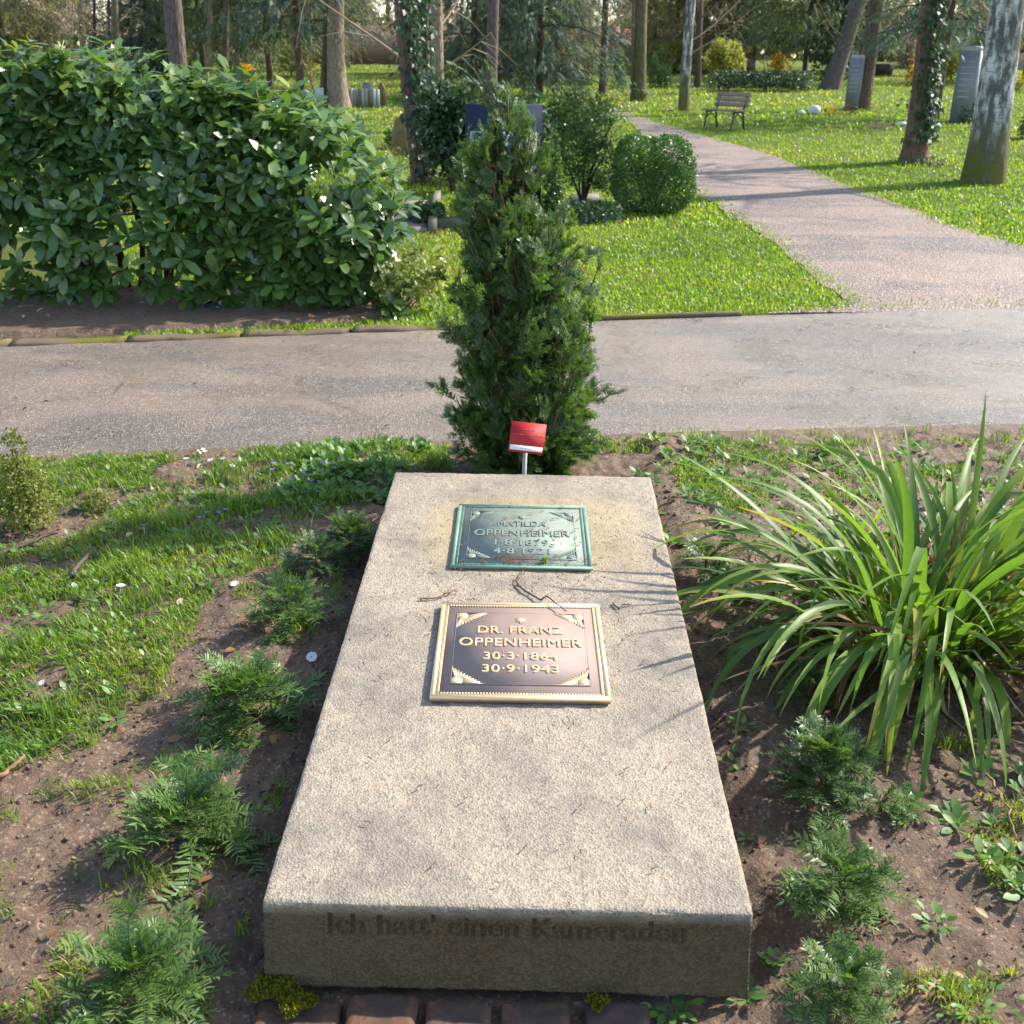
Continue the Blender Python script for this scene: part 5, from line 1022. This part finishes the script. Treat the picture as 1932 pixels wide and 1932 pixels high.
# --- conifers with low crowns
for u, y, H, R, z0, n, mt, sz, lab, sd in ((40, 34, 12, 3.0, .3, 3000, 'conifer_olive', .5, 'broad olive conifer at the left edge behind the hedge', 40), (306, 40, 13, 2.2, .3, 3600, 'conifer_blue', .5, 'dark blue green fir behind the hedge left of the dark grey trunk', 41), (400, 39, 13, 3.4, 1.4, 3600, 'conifer', .46, 'spruce with hanging boughs behind the dark grey trunk', 42),
        (520, 36, 14, 3.8, 1.5, 4200, 'conifer', .46, 'wide spruce with low hanging boughs above the yellow bush', 43), (575, 30, 12, 2.6, 2.0, 3000, 'conifer_blue', .42, 'blue green spruce hanging over the sunlit tan trunk', 44), (664, 64, 14, 1.8, .8, 1500, 'conifer', .6, 'distant conifer left of the reddish ivy trunk', 45),
        (895, 34, 13, 2.6, .8, 2600, 'conifer_blue', .45, 'grey green cedar left of the purplish trunk', 46), (1015, 34, 14, 3.2, .6, 3800, 'conifer_blue', .46, 'big grey green cedar right of the purplish trunk', 47), (1045, 42, 14, 2.2, .5, 2300, 'conifer_olive', .55, 'olive conifer behind the big cedar', 48),
        (1222, 58, 14, 2.4, .5, 2000, 'conifer_olive', .65, 'distant olive conifer behind the mossy trunk', 49), (1262, 54, 13, 3.2, .5, 2600, 'conifer_olive', .6, 'distant yellowish conifer left of the slim birch', 50), (1405, 54, 14, 4.4, 1.6, 3800, 'conifer', .6, 'dark conifer hanging over the clipped back hedge', 51),
        (1500, 48, 14, 4.2, 1.6, 4200, 'conifer', .52, 'dark conifer with drooping boughs left of the leaning trunk', 52), (1600, 54, 14, 3.8, 1.4, 2800, 'conifer', .6, 'dark conifer behind the leaning trunk', 53), (1752, 28, 9, 3.2, 2.0, 2100, 'conifer_blue', .45, 'blue green spruce drooping between the ivy trunk and the thick birch', 54), (1905, 48, 13, 3.5, 1.6, 2200, 'conifer_olive', .6, 'olive conifer behind the thick birch', 55), (462, 48, 13, 3.0, .4, 3000, 'conifer', .55, 'dark conifer standing before the brick wall behind the three brown trunks', 60), (960, 46, 14, 2.8, .4, 2800, 'conifer_blue', .55, 'grey green conifer between the two big cedars', 61), (802, 48, 14, 1.6, .4, 1600, 'conifer', .55, 'dark conifer behind the pale grey trunk', 57), (640, 44, 14, 2.6, 2.0, 2000, 'conifer', .5, 'conifer hanging behind the crown of the sunlit tan trunk', 58), (1335, 52, 13, 3.0, .8, 2400, 'conifer_olive', .55, 'olive conifer right behind the slim birch', 59)):
    f = Gd(u, y); tree('conifer_tree', lab, f, f + A([0, 0, 3]), .2, 'bark_brown', H, (mt, R, z0, int(n * .85), sz * .76), sd, 'conifers behind the graves')
b = Gd(1545, 47); cloud_shrub('ivy_tree', 'dark column of ivy around a dead trunk behind the leaning tree', 'tree', b, [(rng.normal(0, .15), 0, z, .75, .7, .7) for z in np.linspace(.4, 5, 8)], 2600, .2, M['ivy'], seed=60, stems=2, rstem=.1)
# --- undergrowth and shrubs
U = 'shrubs in the background'
XTRA = [(200, 33, 150, 66, 2400, .13, 'conifer', 'dark juniper thicket behind the hedge below the thin trunks', 18), (330, 36, 110, 60, 1800, .13, 'ivy', 'dark evergreen bush behind the hedge right of the dark grey trunk', 19), (640, 50, 80, 46, 1300, .13, 'conifer', 'evergreen bush before the brick wall behind the tan trunk', 20), (1000, 44, 140, 60, 2200, .14, 'conifer', 'evergreen thicket under the big grey green cedar', 21), (1560, 56, 120, 50, 1800, .16, 'ivy', 'dark evergreen bush behind the foot of the leaning trunk', 22), (870, 46, 90, 60, 1600, .14, 'budding', 'yellow green bush left of the grey green cedar', 23)]
for u, y, wp, hp, nl, size, mt, lab, sd in ((1353, 42, 75, 78, 2600, .13, 'budding', 'yellow green budding bush left of the clipped back hedge', 1), (478, 40, 34, 34, 700, .11, 'forsythia', 'bright yellow forsythia bush behind the laurel hedge', 2), (374, 44, 22, 52, 300, .11, 'forsythia', 'small yellow forsythia twigs by the dark grey trunk', 3), (1452, 48, 46, 42, 420, .13, 'forsythia', 'thin yellow forsythia above the clipped back hedge', 4),
        (1708, 44, 58, 52, 900, .13, 'forsythia', 'golden forsythia bush between the brown and the ivy trunk', 5), (1826, 46, 80, 46, 900, .14, 'forsythia', 'yellow forsythia behind the right grey stele', 6), (1770, 47, 70, 60, 1200, .13, 'budding', 'pale green bush left of the right stele', 7), (1690, 52, 60, 80, 1500, .14, 'twig', 'pale bare shrub behind the golden forsythia', 8),
        (560, 44, 110, 70, 1800, .14, 'budding', 'yellow green undergrowth behind the spruces on the left', 9), (118, 30, 120, 60, 1700, .12, 'conifer', 'green juniper bush behind the left of the hedge', 10), (600, 20, 60, 34, 900, .09, 'ivy', 'small dark shrub beside the foot of the tan trunk', 11), (1275, 52, 120, 60, 1700, .16, 'budding', 'olive bush behind the slim birch', 12), (1080, 50, 90, 46, 1500, .15, 'twig', 'pale reddish bare shrub at the end of the gravel path', 13), (740, 20, 60, 40, 1100, .08, 'weed', 'light green low shrub left of the reddish ivy trunk', 14), (1870, 38, 90, 40, 1300, .12, 'budding', 'pale green hedge behind the thick birch', 15), (60, 26, 110, 60, 1500, .1, 'budding', 'yellow green low shrub seen through the hedge on the left', 16), (300, 13, 160, 50, 1600, .07, 'weed', 'light green low shrub seen through the gaps of the hedge', 17), *XTRA):
    b = Gd(u, y); kk = ppm(b); r = wp / kk / 2; H = hp / kk; rg = np.random.default_rng(sd)
    cloud_shrub('shrub', lab, 'shrub', b, [(rg.uniform(-.65, .65) * r, rg.uniform(-.5, .5) * r, H * rg.uniform(.25, .85), r * .42, r * .42, H * .2) for _ in range(12)], nl, size, M[mt], U, tmpl=DIAMOND, seed=100 + sd, stems=7, stem_mat='bark_tan', rstem=.015)
for u, v, wp, hp, lab, sd in ((1167, 168, 26, 70, 'tall pointed thuja left of the mossy trunk', 1), (1232, 166, 22, 62, 'pointed thuja right of the mossy trunk', 2), (1253, 166, 28, 40, 'round clipped bush right of the pointed thujas', 3), (1824, 232, 34, 42, 'small round clipped bush before the right grey stele', 4), (1944, 262, 46, 60, 'dark round bush at the right edge of the picture', 5)):
    b = G(u, v); kk = ppm(b); r = wp / kk / 2; H = hp / kk; cloud_shrub('clipped_bush', lab, 'bush', b, [(0, 0, H * t, r * (1.1 - t ** 2 * (.85 if hp > wp * 1.5 else .5)), r * (1.1 - t ** 2 * .7), H * .2) for t in np.linspace(.15, .85, 6)], 2200, max(.05, 1.6 / kk), M['box'], 'clipped bushes', seed=130 + sd, stems=1, shell=.4)
b = G(1432, 172); kk = ppm(b); cloud_shrub('clipped_hedge', 'dark clipped hedge across the lawn right of the bench', 'hedge', b, [(x / kk, 0, 20 / kk, 17 / kk, .7, 16 / kk) for x in range(-80, 92, 15)], 9000, 4 / kk, M['ivy'], seed=140, stems=0, shell=.5)

# ================================================================== STONES, BENCH, WALL
def stele(label, u0, u1, v0, v1, us, mat, foot=None):
    a, c = G(u0, v1), G(u1, v1); y = (a[1] + c[1]) / 2; b = A([(a[0] + c[0]) / 2, y, float(terr(0, y)) - .02]); kk = ppm(b); wd = (u1 - u0) / kk; H = (v1 - v0) / kk
    t = thing('stele', label, 'gravestone', b, 'grey steles on the lawn'); ang = rad(-38); f = wd * .62; dp = wd * .62
    g_ = Geo().box((0, 0, H * .47), (f, dp, H * .94), ang); ob('shaft', g_.me('shaft', M[mat]), t)
    g_ = Geo().box((0, 0, H * .97), (f, dp, H * .06), ang, top=.8); ob('cap', g_.me('cap', M['granite_light']), t)
    R_ = A([[math.cos(ang), -math.sin(ang)], [math.sin(ang), math.cos(ang)]]); g_ = Geo()
    for i in range(7):
        x0 = -.3; 
        while x0 < .3: l = rng.uniform(.05, .13); p = R_ @ A([(x0 + l / 2) * f, -dp / 2 - .004]); g_.box((p[0], p[1], H * (.8 - i * .075)), (l * f, .006, H * .02), ang); x0 += l + .03
    ob('inscription', g_.me('inscription', M['granite_light']), t)['kind'] = 'stuff'
stele('grey stone stele half behind the straight brown trunk', 1589, 1629, 110, 207, 1605, 'granite_grey')
stele('tall blue grey stele between the ivy trunk and the thick birch', 1785, 1844, 97, 231, 1822, 'granite_grey')
# bench
b = (G(1337, 243) + G(1392, 243)) / 2; kk = ppm(b); bench = thing('park_bench', 'wooden park bench with dark iron legs on the lawn beside the path', 'bench', b); Hs = 61 / kk; sc_ = Hs / .8
an = rad(-12); Rb = A([[math.cos(an), -math.sin(an), 0], [math.sin(an), math.cos(an), 0], [0, 0, 1]])
# seen half from its end: it faces the path, seat to the left, back to the right
an = rad(-45); Rb = A([[math.cos(an), -math.sin(an), 0], [math.sin(an), math.cos(an), 0], [0, 0, 1]])
def bpart(name, mat, boxes=(), tubes=()):
    g_ = Geo()
    for c, s_, rx in boxes:
        q = Geo().box((0, 0, 0), s_); V = q.V[0]; V = V @ A([[1, 0, 0], [0, math.cos(rx), -math.sin(rx)], [0, math.sin(rx), math.cos(rx)]]).T + A(c); g_.add((V * sc_) @ Rb.T, Q=q.Q[0])
    for P, r in tubes: g_.tube((A(P) * sc_) @ Rb.T, A(r) * sc_ if np.ndim(r) else r * sc_, 6)
    return ob(name, g_.me(name, M[mat]), bench)
BW = 1.0
for i in range(4): bpart('seat_slat', 'wood', [((0, -.19 + i * .115, .43 + .0 * i), (BW, .10, .035), rad(-3))])
for i in range(3): bpart('back_slat', 'wood', [((0, .27 + .035 * i, .56 + i * .115), (BW, .03, .1), rad(-16))])
for sx_ in (-1, 1):
    x = sx_ * BW * .40
    bpart('leg', 'iron', tubes=[([[x, -.17, .41], [x, -.2, .25], [x, -.25, .02], [x, -.29, 0]], .025)]); bpart('leg', 'iron', tubes=[([[x, .3, 0], [x, .24, .2], [x, .2, .41], [x, .27, .55], [x, .37, .83]], .025)]); bpart('bracket', 'iron', tubes=[([[x, -.2, .40], [x, .2, .40]], .02), ([[x, -.21, .24], [x, 0, .36], [x, .22, .24]], .016)])
def boulder(label, u, v, wp, hp, mat, name='boulder', cat='stone', group=None, seed=0):
    b = G(u, v); kk = ppm(b); m = 12; th, ph = np.meshgrid(np.arange(m) / m * 6.283, np.linspace(0, np.pi, 8), indexing='ij'); P = np.stack([np.sin(ph) * np.cos(th), np.sin(ph) * np.sin(th), np.cos(ph)], -1).reshape(-1, 3)
    P *= (1 + .3 * fbm(P * 1.4 + seed, 3, seed))[:, None]; V = P * A([wp / kk / 2, wp / kk / 2.2, hp / kk * .55]) + A([0, 0, hp / kk * .4]); i = np.arange(m)[:, None] * 8; i2 = ((np.arange(m) + 1) % m)[:, None] * 8; j = np.arange(7)[None]
    return tag(ob(name, mesh(name, V, np.stack([i + j, i2 + j, i2 + j + 1, i + j + 1][::-1], -1).reshape(-1, 4), M[mat], None, True), None, tuple(map(float, b))), label, cat, group)
boulder('rounded white boulder on the lawn left of the brown trunk', 1536, 216, 25, 18, 'boulder', seed=1); boulder('low pale stone left of the white boulder', 1512, 216, 16, 8, 'boulder', seed=2); boulder('white stone at the left foot of the ivy trunk', 1700, 238, 22, 9, 'boulder', seed=3); boulder('dark round stone under the laurel hedge beside the road', 405, 592, 34, 26, 'granite_dark', seed=4)
boulder('pale flat stone right of the ivy trunk foot', 1770, 240, 14, 6, 'boulder', seed=5)
for u, v, wp, hp, mt, n, lab, sd in ((1566, 216, 24, 18, 'forsythia', 170, 'yellow daffodils beside the white boulder', 1), (1604, 213, 22, 18, 'dead', 140, 'orange brown flowers at the foot of the left stele', 2), (1657, 243, 46, 11, 'twig', 420, 'brownish heather patch on the lawn left of the ivy trunk', 3), (1502, 168, 42, 14, 'dead', 300, 'orange flower bed at the end of the clipped hedge', 4), (1545, 166, 30, 12, 'weed', 200, 'light green plants beside the orange flower bed', 5), (1345, 168, 22, 14, 'weed', 200, 'bright green tuft at the left end of the clipped hedge', 6), (1738, 312, 90, 16, 'ivy', 700, 'glossy ivy leaves around the foot of the ivy trunk', 7), (640, 590, 60, 40, 'laurel', 60, 'sparse laurel shoot on the earth below the right laurel bush', 8), (735, 300, 60, 24, 'variegated', 300, 'yellow green ground plants left of the reddish ivy trunk', 9), (845, 290, 40, 26, 'dead', 260, 'reddish brown dried fern behind the yew on the left', 10)):
    b = G(u, v); kk = ppm(b); cloud_shrub('flower_patch' if sd in (1, 2, 4) else 'plant', lab, 'flowers' if sd in (1, 2, 4) else 'plant', b, [((i - 1) * wp / kk * .3, 0, hp / kk * .4, wp / kk * .25, wp / kk * .25, hp / kk * .5) for i in range(3)], n, 4.2 / kk if sd != 8 else .1, M[mt], seed=160 + sd, stems=3, rstem=.006, tmpl=leaf_t(.5, .1, .1, (0, .5, 1)))
def stone(name, label, u0, u1, v0, v1, depth, mat, lean=0., rz=0., group='small gravestones in the background', round_=0.):
    a = G((u0 + u1) / 2, v1); kk = ppm(a); wd, H = (u1 - u0) / kk, (v1 - v0) / kk; n = 9; x = np.linspace(-1, 1, n); zt = H * (1 - round_ * x ** 2 * .35)
    poly = [(-wd / 2, -.1)] + [(wd / 2, -.1)] + [(wd / 2 * q, z) for q, z in zip(x[::-1], zt[::-1])]; V, T, Q = extrude_poly(poly, -depth / 2, depth / 2); V = V[:, [0, 2, 1]] * A([1, -1, 1]); V[:, 0] += V[:, 2] * lean
    R_ = A([[math.cos(rz), -math.sin(rz), 0], [math.sin(rz), math.cos(rz), 0], [0, 0, 1]]); g_ = Geo().add(V @ R_.T, T=T, Q=Q); g2 = [[i for i in range(len(poly))][::-1]]
    return tag(ob(name, g_.me(name, M[mat]), None, tuple(map(float, a))), label, 'gravestone', group)
stone('gravestone', 'leaning mossy sandstone gravestone left of the reddish ivy trunk', 737, 768, 222, 296, .14, 'sandstone', .16, rad(20), round_=.4)
stone('gravestone', 'dark brown square gravestone above the clipped back hedge', 1390, 1421, 110, 150, .25, 'granite_brown'); stone('gravestone', 'low dark gravestone left of the square brown one', 1352, 1384, 121, 150, .25, 'granite_dark'); stone('gravestone', 'flat brown gravestone between the brown and the ivy trunk', 1649, 1681, 122, 142, .3, 'granite_brown')
stone('gravestone', 'rounded tan gravestone behind the hedge next to the pale posts', 714, 728, 158, 198, .2, 'sandstone', 0, 0, round_=1); stone('gravestone', 'dark green gravestone behind the row of pale posts', 686, 700, 158, 190, .2, 'granite_grey')
stone('gravestone', 'pale small gravestone seen over the right end of the hedge', 597, 612, 168, 206, .15, 'granite_light'); stone('gravestone', 'narrow dark gravestone over the hedge near the yellow bush', 505, 513, 162, 190, .12, 'granite_dark'); stone('gravestone', 'tan gravestone at the left edge behind the hedge', 2, 13, 114, 160, .15, 'sandstone')
stone('gravestone', 'dark round topped gravestone behind the laurel hedge on the right', 560, 592, 172, 212, .2, 'granite_grey', 0, 0, round_=1)
b = G(686, 202); kk = ppm(b); fence = thing('post_row', 'row of pale grey stone posts standing close together behind the hedge', 'posts', b)
for i in range(9): g_ = Geo().box(((-29 + i * 7.1) / kk, .02 * (i % 3), 16 / kk), (5.6 / kk, .14, 32 / kk * (1 + .04 * math.sin(i * 3)))); ob('post', g_.me('post', M['granite_light'] if i % 3 else M['grave_kerb']), fence)
# brick wall of the cemetery, low house beyond
def wallrun(label, u0, u1, y, h, name='brick_wall', mat='wall'):
    a, c = Gd(u0, y), Gd(u1, y); m = (a + c) / 2; t = thing(name, label, 'wall', m, 'cemetery wall'); L = c[0] - a[0]
    g_ = Geo().box((0, 0, h / 2), (L, .35, h)); ob('wall', g_.me('wall', M[mat]), t); g_ = Geo().box((0, 0, h + .05), (L, .5, .1)); ob('coping', g_.me('coping', M['grave_kerb']), t)
    g_ = Geo()
    for x in np.arange(-L / 2 + .4, L / 2, 4.): g_.box((x, -.24, h * .52), (.5, .14, h * 1.04))
    ob('pier', g_.me('pier', M[mat]), t)['kind'] = 'stuff'
wallrun('long red brick cemetery wall behind the graves on the left', 520, 860, 58, 1.75); wallrun('red brick cemetery wall beyond the end of the gravel path', 868, 1330, 64, 1.7)
b = Gd(1826, 62); kk = ppm(b); hs = thing('low_building', 'low flat roofed building far behind the right stele', 'building', b)
g_ = Geo().box((0, 1.5, 1.15), (7, 3, 2.3)); ob('wall', g_.me('wall', M['plaster']), hs); g_ = Geo().box((0, 1.4, 2.43), (7.8, 3.9, .26)); ob('roof', g_.me('roof', M['roof']), hs)
for x in (-2.4, -.4, 1.8): g_ = Geo().box((x, -.012, 1.3), (.9, .05, 1.)); ob('window', g_.me('window', M['granite_dark']), hs)
g_ = Geo().box((3., -.012, 1.0), (.9, .05, 2.0)); ob('door', g_.me('door', M['wood']), hs)

# ================================================================== DISTANT TREES
def bare_tree(label, u, y, H, seed, R=3.2, mat='twig', n=2600):
    rg = np.random.default_rng(seed); b = Gd(u, y); t = thing('bare_tree', label, 'tree', b, 'bare trees far behind'); g_ = Geo(); z = np.linspace(-.1, H, 10); g_.tube(n3(.15 * np.sin(z * .5 + seed), .1 * np.cos(z * .6 + seed), z), np.linspace(.17, .03, 10), 7); ob('trunk', g_.me('trunk', M['bark_tan']), t)
    z = rg.uniform(.1, 1, n) * H; a = rg.uniform(0, 6.283, n); r = R * np.sqrt(rg.random(n)) * np.sin(np.clip(z / H, .12, 1) * 2.6); P = np.stack([r * np.cos(a), r * np.sin(a), z], -1); d = unit(np.stack([np.cos(a), np.sin(a), rg.normal(.7, .6, n)], -1) + .5 * rdir(n, rg)); L = rg.uniform(.3, 1.1, n); w_ = .028
    tv = A([[-w_, 0, 0], [w_, 0, 0], [w_ * .8, .5, .03], [0, 1, -.03], [-w_ * .8, .5, .03]]); S3 = np.stack([np.full(n, 1.), L, L], -1)
    tag(ob('crown', mesh('crown', scatter(tv, frames(d, rdir(n, rg)), S3, P), [rep([[0, 1, 2, 4]], n, 5), rep([[4, 2, 3]], n, 5)], M[mat], np.repeat(rg.random(n), 5)), t), kind='stuff'); return t
for u, y, lab, sd in ((130, 62, 'bare beige tree behind the olive conifer on the left', 1), (185, 55, 'bare tree behind the thin leftmost trunk', 2), (255, 66, 'bare tree behind the leaning brown trunk', 3), (470, 60, 'bare tree behind the three brown trunks', 4), (655, 64, 'bare pinkish tree behind the sunlit tan trunk', 5), (745, 68, 'bare tree behind the reddish ivy trunk', 6), (850, 70, 'bare tree behind the pale grey trunk', 7), (1105, 70, 'bare reddish tree at the end of the path', 8), (1150, 72, 'bare pale tree behind the slender dark trunk', 9), (1350, 60, 'bare tree behind the budding bush', 10), (1700, 62, 'bare pale tree behind the golden forsythia', 11), (1860, 70, 'bare tree behind the low building', 12), (20, 58, 'bare tree at the left edge of the picture', 13)):
    bare_tree(lab, u, y, 9 + sd % 3, 500 + sd, n=1700)
rg = np.random.default_rng(77); g_ = Geo(); n = 26000; a = rg.uniform(rad(-62), rad(62), n); d_ = rg.uniform(84, 100, n); x, y = d_ * np.sin(a), d_ * np.cos(a); zt = 4.6 + 3.2 * fbm(n3(a * 14, a * 0), 3, 5); z = zt * rg.random(n) ** .8; gap = fbm(n3(a * 55, z * .25), 3, 9) > .23; open_ = np.zeros(n, bool)
for u_, w_ in ((215, .020), (718, .016), (868, .008), (1128, .016), (1330, .010)): open_ |= np.abs(a - math.atan((u_ - 966) / FPX * math.cos(rad(PITCH)) / 1.0 * 1.0) * 1.0) < w_
keep = ~((gap | open_) & (z > 2.2)); x, y, z = x[keep], y[keep], z[keep]; n = len(x)
P = n3(x, y, terr(x, y) + z); V = scatter(DIAMOND[0], frames(rdir(n, rg), rdir(n, rg)), rg.uniform(.5, 1.5, n), P); kind_ = fbm(n3(np.arctan2(x, y) * 22, z * .2), 2, 33)
Fq = rep(DIAMOND[1], n, 4); w_me = mesh('far_woods', V, Fq, M['conifer_olive'], np.repeat(np.clip(rg.normal(.5, .2, n), 0, 1), 4)); w_me.materials.append(M['twig']); w_me.materials.append(M['conifer']); w_me.polygons.foreach_set('material_index', np.where(kind_ > .12, 1, np.where(kind_ < -.12, 2, 0)).astype(np.int32)); tag(ob('far_woods', w_me), kind='stuff')
